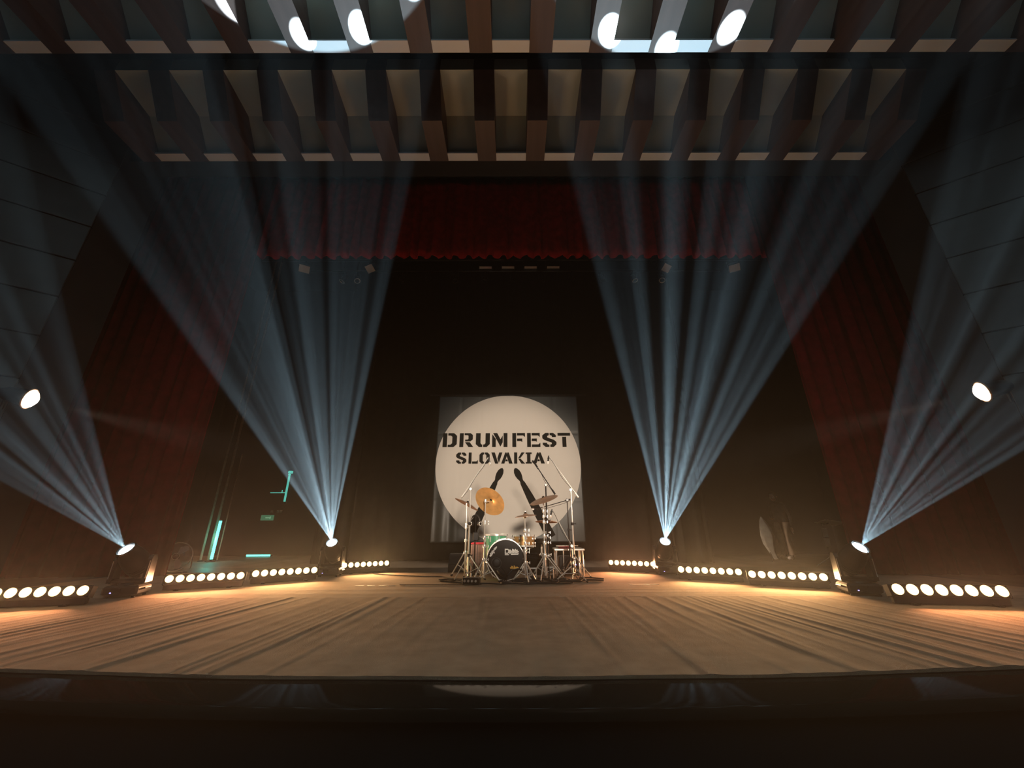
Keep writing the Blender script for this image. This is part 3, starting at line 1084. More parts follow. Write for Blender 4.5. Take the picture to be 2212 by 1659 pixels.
# ------------------------------------------------------------------ drums
AX = Vector((0.03, -1, 0)).normalized()
kick = drum('bass_drum', 'big bass drum with black front head and green shell at the centre of the kit', (-0.104, 6.52, 0.291 + GZ), AX, 0.272, 0.44,
            M['green'], M['chrome'], M['kick_head'], M['skin_head'], 10)
HP = AX * 0.2255
fx = Vector((1, 0.03, 0)).normalized()
fz = Vector((0, 0, 1))


def head_print(name, strokes, material, w=0.008, lift=0.0):
    """flat marks on the black front head; strokes are lists of (right, up) in metres"""
    b = MB()
    for st in strokes:
        for (a0, b0), (a1, b1) in zip(st, st[1:]):
            d = Vector((a1 - a0, b1 - b0))
            if d.length < 1e-6:
                continue
            n_ = Vector((-d.y, d.x)).normalized() * w / 2
            e = d.normalized() * w * 0.3
            k = len(b.v)
            for u, v in ((a0 - e.x + n_.x, b0 - e.y + n_.y), (a0 - e.x - n_.x, b0 - e.y - n_.y), (a1 + e.x - n_.x, b1 + e.y - n_.y), (a1 + e.x + n_.x, b1 + e.y + n_.y)):
                b.v.append(tuple(HP + AX * (0.0015 + lift) + fx * u + fz * v))
            b.f.append((k, k + 1, k + 2, k + 3))
    return b.build(name, material, kick)


# blocky maker's mark, slanted script and yellow script, as far as they can be made out
ox, oz = -0.005, 0.083
st = [[(ox, oz), (ox, oz + .062)], [(ox, oz + .058), (ox + .038, oz + .058), (ox + .050, oz + .046), (ox + .050, oz + .016), (ox + .038, oz + .004), (ox, oz + .004)]]
for k, (wd, ht) in enumerate(((.040, .050), (.036, .060), (.044, .058))):
    x0 = ox + .064 + .045 * k
    st += [[(x0, oz), (x0, oz + ht)], [(x0 + .013, oz + .003), (x0 + .013, oz + ht - .006 * k)], [(x0 + .026, oz), (x0 + .026, oz + ht - .010)], [(x0, oz + .030), (x0 + wd, oz + .026)], [(x0, oz + .004), (x0 + wd, oz + .004)]]
st += [[(ox - .002, oz - .016), (ox + .052, oz - .016)], [(ox + .09, oz - .014), (ox + .192, oz - .014)]]
head_print('front_lettering', st, M['white'], 0.013)
sc = [(-.235 + .0, .050), (-.215, .078), (-.228, .082), (-.192, .104), (-.205, .112), (-.165, .140), (-.172, .150), (-.135, .176)]
sc2 = [(-.225, .046), (-.205, .066), (-.196, .090), (-.176, .108), (-.168, .090), (-.182, .122), (-.150, .148), (-.140, .166)]
head_print('slanted_script', [sc, sc2, [(-.215, .095), (-.19, .085)]], M['white'], 0.014)
ysc = [(.070, -.112), (.108, -.094), (.086, -.090), (.118, -.118), (.142, -.098), (.150, -.122), (.168, -.100), (.194, -.116)]
head_print('yellow_script', [ysc, [(.072, -.117), (.19, -.119)], [(.128, -.084), (.134, -.13)]], M['yellow'], 0.011)
g = MB()
g.torus(HP + AX * 0.003 + fx * -0.135 + fz * -0.045, 0.070, 0.007, AX, 32, 6)
g.build('port_ring', M['blkm'], kick, smooth=True)
g = MB()
g.lathe([(0.066, 0.0), (0.055, 0.006), (0.03, 0.008), (0, 0.009)], HP + AX * 0.0005 + fx * -0.135 + fz * -0.045, AX, 28)
g.build('port_damper', M['blk'], kick, smooth=True)
for s in (-1, 1):
    g = MB()
    g.tube((s * 0.225, -0.10, -0.13), (s * 0.40, -0.17, -0.281), 0.010)
    sp_ = g.build('spur', M['chrome'], kick, smooth=True)
    g = MB()
    g.sphere((s * 0.402, -0.171, -0.279), 0.014, 8, 6)
    g.build('rubber_foot', M['rubber'], sp_, smooth=True)

drum('floor_tom', 'green lacquered floor tom with chrome hoops behind the bass drum', (-0.262, 6.93, 0.425), (0, 0, 1), 0.176, 0.40, M['green'], M['chrome'], M['skin_head'], M['skin_head'], 8,
     [(2.6, 0.42), (4.6, 0.42), (0.6, 0.42)])
snare = drum('snare_drum', 'copper shell snare drum with chrome lugs beside the green tom', (0.194, 6.90, 0.535), (0.0, 0.03, 1), 0.180, 0.155, M['copper'], M['chrome'], M['skin_head'], M['skin_head'], 10)
t = thing('snare_stand', 'chrome tripod basket stand holding the copper snare drum', 'drum stand', (0.194, 6.90, GZ))
b = MB()
b.tube((0, 0, 0.05), (0, 0, 0.40), 0.012)
b.build('tube', M['chrome'], t, smooth=True)
for k in range(3):
    a = 0.5 + 2 * PI * k / 3
    e = Vector((math.cos(a), math.sin(a), 0))
    g = MB()
    g.path([(0, 0, 0.39), e * 0.10 + Vector((0, 0, 0.41)), e * 0.190 + Vector((0, 0, 0.43)), e * 0.200 + Vector((0, 0, 0.475))], 0.007)
    g.build('basket_arm', M['chrome'], t, smooth=True)
tripod(t, 0.26, 0.20, 1.2, M['chrome'], 0.08)

# ------------------------------------------------------------------ cymbals and their stands
cymbal_stand('chrome stand under the strongly tilted gold crash cymbal', -0.409, 6.20, 1.12, (-0.350, 6.262, 1.120), 0.24, 0.30, 1.9, (0.82, 0.60))
cymbal('crash_cymbal', 'large gold crash cymbal tilted steeply so that its underside shows', (-0.340, 6.285, 1.135), (0.40, 0.70, 0.60), 0.250, M['bronze'])
cymbal_stand('chrome stand under the thin dark cymbal seen edge-on', -0.770, 6.92, 1.10, (-0.775, 6.92, 1.115), 0.22, 0.36, 0.9, (0.74,))
cymbal('china_cymbal', 'thin dark cymbal seen edge-on behind the tilted gold crash', (-0.772, 6.90, 1.130), (0.44, 0.10, 0.90), 0.222, M['cymbal_dark'])
cymbal_stand('chrome stand under the slightly tilted copper-coloured crash cymbal', 0.500, 6.42, 1.155, (0.508, 6.42, 1.165), 0.30, 0.34, 0.2, (0.90, 0.98, 0.62))
cymbal('crash_cymbal', 'copper-coloured crash cymbal tilted slightly on the stand by the black boom', (0.508, 6.41, 1.170), (-0.30, -0.22, 0.93), 0.232, M['bronze_dark'])
t = cymbal_stand('chrome stand under the small splash cymbal in front of the copper snare', 0.196, 6.16, 0.895, None, 0.20, 0.26, 4.9, (0.70, 0.52, 0.40))
cymbal('splash_cymbal', 'small splash cymbal above the copper snare drum', (0.205, 6.16, 0.918), (-0.10, -0.04, 0.99), 0.165, M['bronze_dark'])
cymbal_stand('chrome stand under the flat ride cymbal by the aluminium rack table', 0.585, 6.95, 0.815, None, 0.28, 0.32, 1.6, (0.66,))
cymbal('ride_cymbal', 'flat ride cymbal just below the copper-coloured crash', (0.585, 6.95, 0.845), (0.04, 0.08, 0.99), 0.190, M['bronze_dark'])

# ------------------------------------------------------------------ microphone stands and microphones
mic_stand('chrome boom stand with its boom rising over the tilted gold crash', -0.672, 6.48, 1.33, (-0.815, 6.48, 1.205), (-0.412, 6.72, 1.885), M['alu'], 0.27, 4.0, 0.34)
microphone('pencil microphone on the boom over the gold crash cymbal', (-0.410, 6.72, 1.900), (0.25, 0.1, -0.95))
mic_stand('chrome boom stand with its boom rising over the rack table side of the kit', 0.970, 6.58, 1.32, (1.090, 6.58, 1.205), (0.648, 6.72, 1.90), M['alu'], 0.26, 0.2, 0.32)
microphone('pencil microphone hanging from the tall chrome boom by the rack table', (0.643, 6.72, 1.915), (-0.15, -0.05, -0.98), grille='white')
mic_stand('black boom stand with its arm crossing the copper-coloured crash', 0.562, 6.58, 1.40, (0.712, 6.58, 1.255), (0.440, 6.62, 1.690), M['blkm'], 0.28, 2.6, 0.30)
microphone('black microphone at the top of the black boom', (0.438, 6.62, 1.70), (-0.5, -0.2, 0.6), grille='blkm')
mic_stand('slim dark boom stand holding its arm level below the copper-coloured crash', 0.920, 6.68, 1.165, (0.970, 6.68, 1.180), (0.440, 6.62, 1.035), M['blkm'], 0.22, 5.4, 0.28, 0.009)
microphone('microphone with a bright end pointing at the small splash cymbal', (0.440, 6.62, 1.035), (-0.95, -0.1, -0.1), 0.12, 'white')
mic_stand('thin chrome boom stand slanting down beside the rack table', 0.905, 6.32, 0.475, (0.915, 6.32, 0.455), (0.632, 6.32, 1.000), M['alu'], 0.26, 3.3, 0.20, 0.009)
microphone('small microphone on the thin slanting boom beside the rack table', (0.628, 6.32, 1.010), (-0.25, 0.1, -0.9), 0.13, 'alu')

# kick microphone on a short stand
t = thing('kick_microphone', 'black microphone on a short stand in front of the bass drum port', 'microphone', (-0.085, 6.08, GZ))
b = MB()
b.lathe([(0, 0), (0.085, 0), (0.080, 0.016), (0.02, 0.028), (0, 0.028)], (0, 0, 0), (0, 0, 1), 24)
b.build('base', M['blkm'], t, smooth=True)
b = MB()
b.path([(0, 0, 0.02), (0.02, 0, 0.10), (0.09, 0, 0.17), (0.17, 0.02, 0.185), (0.225, 0.05, 0.165)], 0.010)
b.build('gooseneck', M['blkm'], t, smooth=True)
b = MB()
b.lathe([(0, -0.03), (0.026, -0.03), (0.036, 0.02), (0.038, 0.08), (0.024, 0.11), (0, 0.115)], (-0.05, 0.03, 0.115), (-0.55, 0.6, 0.35), 18)
b.build('capsule', M['blkm'], t, smooth=True)

# ------------------------------------------------------------------ furniture of the kit
t = thing('drum_throne', 'black padded drum throne behind the snare drum', 'stool', (0.535, 7.56, GZ))
b = MB()
b.lathe([(0, 0.46), (0.14, 0.455), (0.165, 0.48), (0.165, 0.525), (0.14, 0.548), (0, 0.552)], (0, 0, 0), (0, 0, 1), 28)
b.build('seat', M['black_cloth'], t, smooth=True)
b = MB()
b.tube((0, 0, 0.08), (0, 0, 0.46), 0.016)
b.build('post', M['chrome'], t, smooth=True)
tripod(t, 0.30, 0.26, 0.4, M['chrome'], 0.10, 0.012)

t = thing('cajon_box', 'brown wooden box with a red cushion top behind the gold crash stand', 'box', (-0.590, 7.24, GZ))
b = MB()
b.bbox((0, 0, 0.235), (0.225, 0.24, 0.47), 0.008)
b.build('body', M['cajon'], t)
b = MB()
b.bbox((0, 0, 0.483), (0.228, 0.243, 0.026), 0.010)
b.build('cushion', M['redpad'], t)
b = MB()
b.box((0.0, -0.121, 0.235), (0.006, 0.004, 0.45))
b.build('front_seam', M['blk'], t)

t = thing('monitor_wedge', 'low black floor monitor box behind the cymbal stands on the fan side', 'loudspeaker', (-0.92, 7.72, -0.006))
b = MB()
b.prism([(-0.17, 0), (0.17, 0), (0.17, 0.12), (0.05, 0.30), (-0.17, 0.30)], (-0.22, 0, 0), (0, -1, 0), (0, 0, 1), -0.44)
b.build('cabinet', M['blk'], t)
b = MB()
b.prism([(-0.19, -0.004), (0.19, -0.004), (0.19, 0.004), (-0.19, 0.004)], (0, -0.112, 0.212), (1, 0, 0), (0, 0.55, 0.83), 0.01)
b.box((0, -0.118, 0.215), (0.40, 0.012, 0.19), Matrix.Rotation(math.radians(-34), 3, 'X'))
b.build('grille', M['blkm'], t)

t = thing('headphones', 'black headphones hanging over the red-topped box beside the tall chrome boom', 'headphones', (-0.622, 6.98, 0.70))
b = MB()
b.path([(-0.075 * math.cos(a), 0.0, 0.145 + 0.10 * math.sin(a)) for a in [PI * k / 14 for k in range(15)]], 0.013)
b.build('headband', M['blk'], t, smooth=True)
for s in (-1, 1):
    g = MB()
    g.lathe([(0, -0.022), (0.040, -0.022), (0.046, 0), (0.040, 0.024), (0.018, 0.026), (0, 0.020)], (s * 0.072, -0.01, 0.105), (s * 0.6, -0.8, 0), 18)
    cup = g.build('ear_cup', M['blk'], t, smooth=True)
    g = MB()
    g.torus(Vector((s * 0.072, -0.01, 0.105)) + Vector((s * 0.6, -0.8, 0)) * 0.024, 0.028, 0.006, (s * 0.6, -0.8, 0), 18, 6)
    g.build('cup_ring', M['pale_metal'], cup, smooth=True)
b = MB()
b.path([(0.07, -0.02, 0.06), (0.05, -0.03, -0.05), (0.075, -0.02, -0.14), (0.03, -0.01, -0.19)], 0.005)
b.build('cable', M['rubber'], t, smooth=True)
t2 = thing('headphone_stand', 'slim black pole that carries the headphones behind the chrome boom stand', 'stand', (-0.622, 7.00, GZ))
b = MB()
b.tube((0, 0, 0.04), (0, 0, 0.93), 0.010)
b.build('pole', M['blkm'], t2, smooth=True)
b = MB()
b.path([(-0.03, 0, 0.94), (0, 0, 0.93), (0.03, 0, 0.94)], 0.008)
b.build('hook', M['blkm'], t2, smooth=True)
b = MB()
b.bbox((0.01, -0.012, 0.60), (0.10, 0.05, 0.14), 0.012)
b.build('battery_pack', M['blk'], t2)
tripod(t2, 0.20, 0.07, 0.2, M['blkm'], 0.06, 0.006)

# aluminium rack table with an amplifier underneath
t = thing('rack_table', 'small aluminium frame table with tube legs beside the drum kit', 'table', (0.942, 7.05, GZ))
b = MB()
b.bbox((0, 0, 0.395), (0.495, 0.36, 0.030), 0.006)
b.build('table_top', M['alu'], t)
for px, py in ((-0.215, -0.15), (-0.10, -0.155), (0.055, -0.155), (0.15, -0.155), (0.215, -0.15), (-0.215, 0.15), (0.215, 0.15)):
    g = MB()
    g.tube((px, py, 0.0), (px, py, 0.382), 0.013 if abs(px) > 0.2 else 0.009)
    g.build('leg', M['alu'], t, smooth=True)
b = MB()
b.tube((-0.215, 0.15, 0.06), (0.215, 0.15, 0.06), 0.008)
b.build('stretcher', M['alu'], t, smooth=True)
t = thing('rack_unit', 'dark equipment box with a small blue display under the rack table', 'equipment', (0.945, 7.065, GZ))
b = MB()
b.bbox((0, 0, 0.155), (0.34, 0.24, 0.27), 0.01)
b.build('case', M['blk'], t)
b = MB()
b.box((0.085, -0.122, 0.165), (0.042, 0.006, 0.018))
b.build('display', M['blue_led'], t)
for k in range(4):
    g = MB()
    g.lathe([(0, 0), (0.011, 0), (0.009, 0.014), (0, 0.014)], (-0.11 + 0.045 * k, -0.12, 0.09), (0, -1, 0), 12)
    g.build('knob', M['alu'], t, smooth=True)
for sx in (-1, 1):
    g = MB()
    g.box((sx * 0.14, 0, 0.010), (0.04, 0.2, 0.02))
    g.build('foot', M['rubber'], t)
t = thing('stick_pad', 'red practice pad lying on the aluminium rack table', 'pad', (0.905, 7.06, GZ + 0.410))
b = MB()
b.lathe([(0, 0), (0.125, 0), (0.125, 0.018), (0.115, 0.026), (0, 0.026)], (0, 0, 0), (0, 0, 1), 24)
b.build('pad', M['redpad'], t, smooth=True)
b = MB()
b.torus((0, 0, 0.012), 0.126, 0.006, (0, 0, 1), 24, 6)
b.build('rim', M['blk'], t, smooth=True)
for dy_ in (0, 0.03):
    t = thing('drum_stick', 'pale drum stick lying across the red practice pad', 'drum stick', (0.74, 7.03 + dy_, GZ + 0.4445), 0.12, 'pair of drum sticks on the practice pad')
    b = MB()
    b.lathe([(0, 0), (0.006, 0.004), (0.0075, 0.04), (0.0075, 0.28), (0.005, 0.36), (0, 0.36)], (0, 0, 0), (1, 0, 0), 10)
    b.build('shaft', M['paper'], t, smooth=True)
    b = MB()
    b.sphere((0.372, 0, 0), 0.007, 8, 6, (1.7, 1, 1))
    b.build('tip', M['paper'], t, smooth=True)

# black case on its side between throne and bass drum
t = thing('equipment_bag', 'soft black bag sagging between the bass drum and the rack table', 'bag', (0.375, 7.18, GZ))
b = MB()
b.lathe([(0, 0), (0.13, 0.0), (0.155, 0.05), (0.15, 0.16), (0.165, 0.24), (0.12, 0.29), (0, 0.285)], (0, 0, 0), (0, 0, 1), 14)
b.build('body', M['black_cloth'], t, smooth=True)
b = MB()
b.torus((0, 0, 0.245), 0.160, 0.010, (0.1, 0.1, 1), 20, 6)
b.build('rim_piping', M['blk'], t, smooth=True)
b = MB()
b.path([(-0.10, -0.10, 0.27), (-0.06, -0.13, 0.33), (0.05, -0.13, 0.33), (0.09, -0.11, 0.27)], 0.009)
b.build('handle', M['blk'], t, smooth=True)

# stage box in front of the cymbal stand
t = thing('stage_box', 'low black stage box full of plugs in front of the cymbal stands', 'box', (-0.572, 6.03, GZ), R_(-8))
b = MB()
b.bbox((0, 0, 0.042), (0.235, 0.14, 0.084), 0.008)
b.build('case', M['blkm'], t)
for k in range(4):
    g = MB()
    g.lathe([(0, 0), (0.016, 0), (0.016, 0.012), (0.010, 0.012), (0.010, 0.003), (0, 0.003)], (-0.08 + 0.053 * k, -0.069, 0.045), (0, -1, 0), 14)
    g.build('socket', M['alu'], t, smooth=True)
for k in range(3):
    g = MB()
    g.tube((-0.07 + 0.06 * k, 0.0, 0.084), (-0.075 + 0.07 * k, 0.01, 0.135), 0.010)
    g.build('plug', M['alu'], t, smooth=True)

# hi-hat style pedals
for i, (x, y, rz, lab) in enumerate(((0.310, 6.47, 0.0, 'chrome foot pedal on the carpet right beside the bass drum'), (0.60, 6.62, -0.2, 'chrome foot pedal on the carpet next to the rack table legs'))):
    t = thing('foot_pedal', lab, 'pedal', (x, y, GZ), rz)
    b = MB()
    b.bbox((0, 0, 0.010), (0.10, 0.28, 0.018), 0.004)
    b.build('base_plate', M['blkm'], t)
    b = MB()
    b.bbox((0, 0.0, 0.045), (0.080, 0.27, 0.010), 0.003, Matrix.Rotation(math.radians(-13), 3, 'X'))
    b.build('footboard', M['alu'], t)
    for s in (-1, 1):
        g = MB()
        g.tube((s * 0.05, -0.11, 0.01), (s * 0.05, -0.11, 0.17), 0.008)
        g.build('upright', M['chrome'], t, smooth=True)
    b = MB()
    b.tube((-0.058, -0.11, 0.165), (0.058, -0.11, 0.165), 0.010)
    b.build('axle', M['chrome'], t, smooth=True)

# ------------------------------------------------------------------ cables on the floor
def cable(label, pts, r=0.007, group=None):
    P_ = [Vector((x, y, 0)) for x, y in pts]
    out = []
    for i in range(len(P_) - 1):
        p0, p1, p2, p3 = P_[max(i - 1, 0)], P_[i], P_[i + 1], P_[min(i + 2, len(P_) - 1)]
        for k in range(6):
            u = k / 6
            q = 0.5 * ((2 * p1) + (p2 - p0) * u + (2 * p0 - 5 * p1 + 4 * p2 - p3) * u * u + (3 * p1 - p0 - 3 * p2 + p3) * u ** 3)
            out.append((q.x, q.y, GZ + r + 0.001))
    out.append((P_[-1].x, P_[-1].y, GZ + r + 0.001))
    b = MB()
    b.path(out, r, 6)
    return tag(b.build('cable', M['rubber'], None, smooth=True), label, 'cable', group)


cable('long black cable running from the LED bar to the cymbal stands', [(-2.35, 7.25), (-1.9, 7.0), (-1.45, 6.86), (-1.15, 6.83), (-0.95, 6.60), (-0.72, 6.30)], 0.008)
cable('black cable looped in rings beside the stage box', [(-0.70, 6.05), (-0.95, 6.22), (-1.10, 6.38), (-0.98, 6.50), (-0.84, 6.40), (-0.92, 6.24), (-1.06, 6.28), (-1.02, 6.42), (-0.86, 6.50), (-0.66, 6.40)], 0.009)
cable('thin dark cable lying straight across the carpet before the stage box', [(-1.55, 5.93), (-1.2, 5.915), (-0.9, 5.92), (-0.70, 5.90), (-0.62, 5.86), (-0.42, 5.90)], 0.005)
cable('black cable snaking along the foot of the bass drum', [(-0.46, 6.02), (-0.30, 6.00), (-0.15, 5.93), (0.05, 6.0), (0.22, 5.92), (0.45, 6.02), (0.62, 5.95), (0.85, 6.05)], 0.009)
cable('thick black cable ending in a bare plug on the open carpet', [(0.55, 6.12), (0.75, 6.20), (0.95, 6.15), (1.05, 6.28), (1.22, 6.30), (1.33, 6.24)], 0.013)
cable('black cable curving out past the rack table', [(1.02, 6.55), (1.15, 6.62), (1.28, 6.55), (1.38, 6.46)], 0.010)
for k in range(14):
    x0 = random.uniform(-0.15, 0.95)
    y0 = random.uniform(6.02, 6.45)
    pts = [(x0, y0)]
    turn = random.uniform(0, 6)
    for i in range(9):
        turn += random.uniform(0.2, 1.1) * (1 if k % 2 else -1)
        pts.append((min(1.35, max(-0.35, pts[-1][0] + 0.085 * math.cos(turn) + 0.03)), min(6.55, max(5.90, pts[-1][1] + 0.085 * math.sin(turn)))))
    cable('black cable in the tangle around the microphone stands', pts, random.uniform(0.006, 0.011), 'tangle of floor cables')

# ------------------------------------------------------------------ flown lighting under the valance
t = thing('lighting_batten', 'long pipe batten with hanging clamps flown under the red valance', 'batten', (0, 7.9, 6.98))
b = MB()
b.tube((-6.2, 0, 0), (6.2, 0, 0), 0.026)
b.build('pipe', M['blkm'], t, smooth=True)
for x in (-5, -1.7, 1.7, 5):
    g = MB()
    g.tube((x, 0, 0), (x, 0, 2.02), 0.005, n=5)
    g.build('suspension_wire', M['blkm'], t)


def flood(label, x, y, z, w, h, d, rx, rz, mat_, hang):
    t = thing('flood_light', label, 'stage light', (x, y, z), rz, 'flood lights flown above the stage')
    r = Matrix.Rotation(rx, 3, 'X')
    b = MB()
    b.bbox((0, 0, 0), (w, d, h), 0.012, r)
    hs = b.build('housing', M['blk'], t)
    b = MB()
    b.bbox(r @ Vector((0, -d / 2 - 0.006, 0)), (w * 0.94, 0.012, h * 0.92), 0.003, r)
    b.build('front_frame', mat_, hs)
    b = MB()
    b.path([(-w / 2 - 0.012, 0, 0), (-w / 2 - 0.012, 0, hang - 0.03), (w / 2 + 0.012, 0, hang - 0.03), (w / 2 + 0.012, 0, 0)], 0.009)
    b.tube((0, 0, hang - 0.03), (0, 0, hang), 0.014)
    b.build('hanging_yoke', M['blkm'], t, smooth=True)
    return t


for k in range(4):
    flood('slim flood light with a pale edge in the row of four under the valance', -0.63 + 0.55 * k, 7.9, 6.72, 0.32, 0.06, 0.20, 0.35, 0, M['pale_metal'], 0.26)
for x, rz, lab in ((-5.10, 0.5, 'pale-framed square flood light at the end of the batten above the teal tube'), (-3.44, -0.5, 'pale-framed square flood light next to the slim row towards the teal tube'),
                   (3.78, 0.5, 'pale-framed square flood light next to the slim row towards the standing person'), (5.50, -0.5, 'pale-framed square flood light at the end of the batten above the standing person')):
    flood(lab, x, 7.9, 6.76, 0.25, 0.20, 0.16, 0.9, rz, M['pale_metal'], 0.22)
t = thing('lighting_batten', 'second pipe batten with small dark lamps behind the first one', 'batten', (0, 8.6, 7.18))
b = MB()
b.tube((-5.6, 0, 0), (5.6, 0, 0), 0.026)
b.build('pipe', M['blkm'], t, smooth=True)
for x in (-4.5, -1.5, 1.5, 4.5):
    g = MB()
    g.tube((x, 0, 0), (x, 0, 1.82), 0.005, n=5)
    g.build('suspension_wire', M['blkm'], t)
for i, x in enumerate((-4.45, -4.10, -2.9, -2.2, -1.5, -0.7, 0.05, 0.8, 1.6, 2.4, 3.25, 4.0)):
    pale = i in (0, 1, 10, 11)
    t = thing('par_can', 'small dark lamp can hanging in the row on the second batten' if not pale else 'small lamp can with a pale rim at an end of the second batten', 'stage light', (x, 8.6, 6.92), 0, 'lamp cans on the second batten')
    d = Vector((random.uniform(-0.4, 0.4), random.uniform(-0.4, 0.1), -0.8)).normalized()
    b = MB()
    b.lathe([(0, -0.13), (0.045, -0.13), (0.065, -0.09), (0.07, 0.08), (0.063, 0.08), (0.06, 0.0), (0, 0.0)], (0, 0, 0), d, 16)
    b.build('can', M['blk'], t, smooth=True)
    b = MB()
    b.torus(d * 0.08, 0.070, 0.010 if pale else 0.005, d, 16, 5)
    b.build('rim', M['pale_metal'] if pale else M['blkm'], t, smooth=True)
    b = MB()
    b.path([(-0.08, 0, 0), (-0.08, 0, 0.15), (0.08, 0, 0.15), (0.08, 0, 0)], 0.006)
    b.tube((0, 0, 0.15), (0, 0, 0.25), 0.010)
    b.build('hanging_yoke', M['blkm'], t, smooth=True)

# ------------------------------------------------------------------ fan-side wing
for i, (x, y, r, z1, lab) in enumerate(((-7.54, 10.2, 0.028, 9.0, 'brown vertical rigging pole farther from the teal tube'), (-7.35, 10.2, 0.030, 9.0, 'brown vertical rigging pole close beside the teal tube'), (-7.17, 10.25, 0.014, 2.6, 'thin short brown pole standing right behind the teal tube'))):
    t = thing('rigging_pole', lab, 'pole', (x, y, -0.012), 0, 'rigging poles in the wing')
    b = MB()
    b.tube((0, 0, 0), (0, 0, z1), r)
    b.build('pole', M['rope'], t, smooth=True)
    b = MB()
    b.lathe([(0, 0), (r * 2.4, 0), (r * 2.2, 0.02), (r * 1.2, 0.035), (0, 0.035)], (0, 0, 0), (0, 0, 1), 14)
    b.build('base_plate', M['blkm'], t, smooth=True)

t = thing('slit_light_tube', 'upright teal glowing tube standing in for light through a slit in the wing', 'light tube', (-7.205, 10.1, -0.012))  # tube added in place of light through a narrow slit
b = MB()
b.lathe([(0, 0), (0.10, 0), (0.09, 0.018), (0.03, 0.03), (0, 0.03)], (0, 0, 0), (0, 0, 1), 20)
b.build('base', M['blkm'], t, smooth=True)
b = MB()
b.lathe([(0, 0.05), (0.030, 0.05), (0.030, 0.93), (0, 0.94)], (0, 0, 0), (0, 0, 1), 14)
b.build('tube', M['teal_gap_glow'], t, smooth=True)
b = MB()
b.lathe([(0, 0.025), (0.036, 0.025), (0.036, 0.06), (0.031, 0.06), (0, 0.06)], (0, 0, 0), (0, 0, 1), 14)
b.lathe([(0, 0.925), (0.031, 0.925), (0.034, 0.93), (0.034, 0.95), (0, 0.955)], (0, 0, 0), (0, 0, 1), 14)
b.build('end_cap', M['blkm'], t, smooth=True)
l = bpy.data.lights.new('tube_glow', 'POINT')
l.energy = 5.0
l.color = (0.15, 1.0, 0.85)
l.shadow_soft_size = 0.04
o = bpy.data.objects.new('tube_glow', l)
COL.objects.link(o)
o.location = (-7.205, 9.98, 0.5)

t = thing('wall_light', 'dim teal upright light on a bracket arm high on the wing wall', 'light tube', (-6.89, 12.16, 1.47))
k_ = 12.16 / 11.6
b = MB()
b.tube((0, 0, 0.02), (0, 0, 0.78), 0.030)
b.build('tube', M['teal_dim'], t, smooth=True)
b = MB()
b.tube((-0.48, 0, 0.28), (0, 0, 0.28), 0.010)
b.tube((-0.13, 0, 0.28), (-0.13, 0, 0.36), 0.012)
b.build('bracket_arm', M['teal_dim'], t, smooth=True)  # arm is no lamp; teal light on it is put in as emission
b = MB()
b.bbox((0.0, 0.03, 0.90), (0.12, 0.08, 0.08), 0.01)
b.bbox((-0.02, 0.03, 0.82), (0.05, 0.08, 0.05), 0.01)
b.build('upper_mount', M['teal_dim'], t)  # mount glows as well, its teal light is emission
b = MB()
b.bbox((0.0, 0.06, 0.0), (0.09, 0.06, 0.08), 0.01)
b.build('lower_mount', M['blkm'], t)
t = thing('exit_sign', 'small dim green emergency exit sign on the wing wall', 'sign', (-7.33, 12.20, 1.03))
b = MB()
b.bbox((0, 0, 0.0), (0.37, 0.05, 0.15), 0.006)
b.build('panel', M['exit'], t)
b = MB()
b.box((0.02, -0.028, 0.0), (0.12, 0.006, 0.025))
b.prism([(0, -0.045), (0.05, 0), (0, 0.045)], (0.08, -0.026, 0), (1, 0, 0), (0, 0, 1), -0.006) if False else b.box((0.10, -0.028, 0.0), (0.03, 0.006, 0.07))
b.build('mark', M['exit_mark'], t)
for i, x in enumerate((-7.24, -7.05, -6.96)):
    t = thing('wall_switch', 'small pale switch on the wing wall just above the green exit sign', 'switch', (x, 12.22, 1.21), 0, 'wall switches above the exit sign')
    b = MB()
    b.bbox((0, 0, 0), (0.07, 0.03, 0.07), 0.006)
    b.build('plate', M['grey_cloth'], t)
    b = MB()
    b.box((0, -0.018, 0), (0.025, 0.012, 0.035))
    b.build('rocker', M['pale_metal'], t)
t = thing('door_gap_light', 'teal glowing strip standing in for light under a door in the wing', 'light strip', (-7.05, 11.7, -0.012), 0.06)  # strip added in place of light showing under a door
b = MB()
b.bbox((0, 0.01, 0.030), (0.70, 0.06, 0.06), 0.008)
b.build('housing', M['blkm'], t)
b = MB()
b.bbox((0, -0.024, 0.040), (0.64, 0.012, 0.045), 0.004)
b.build('tube', M['teal_gap_glow'], t)

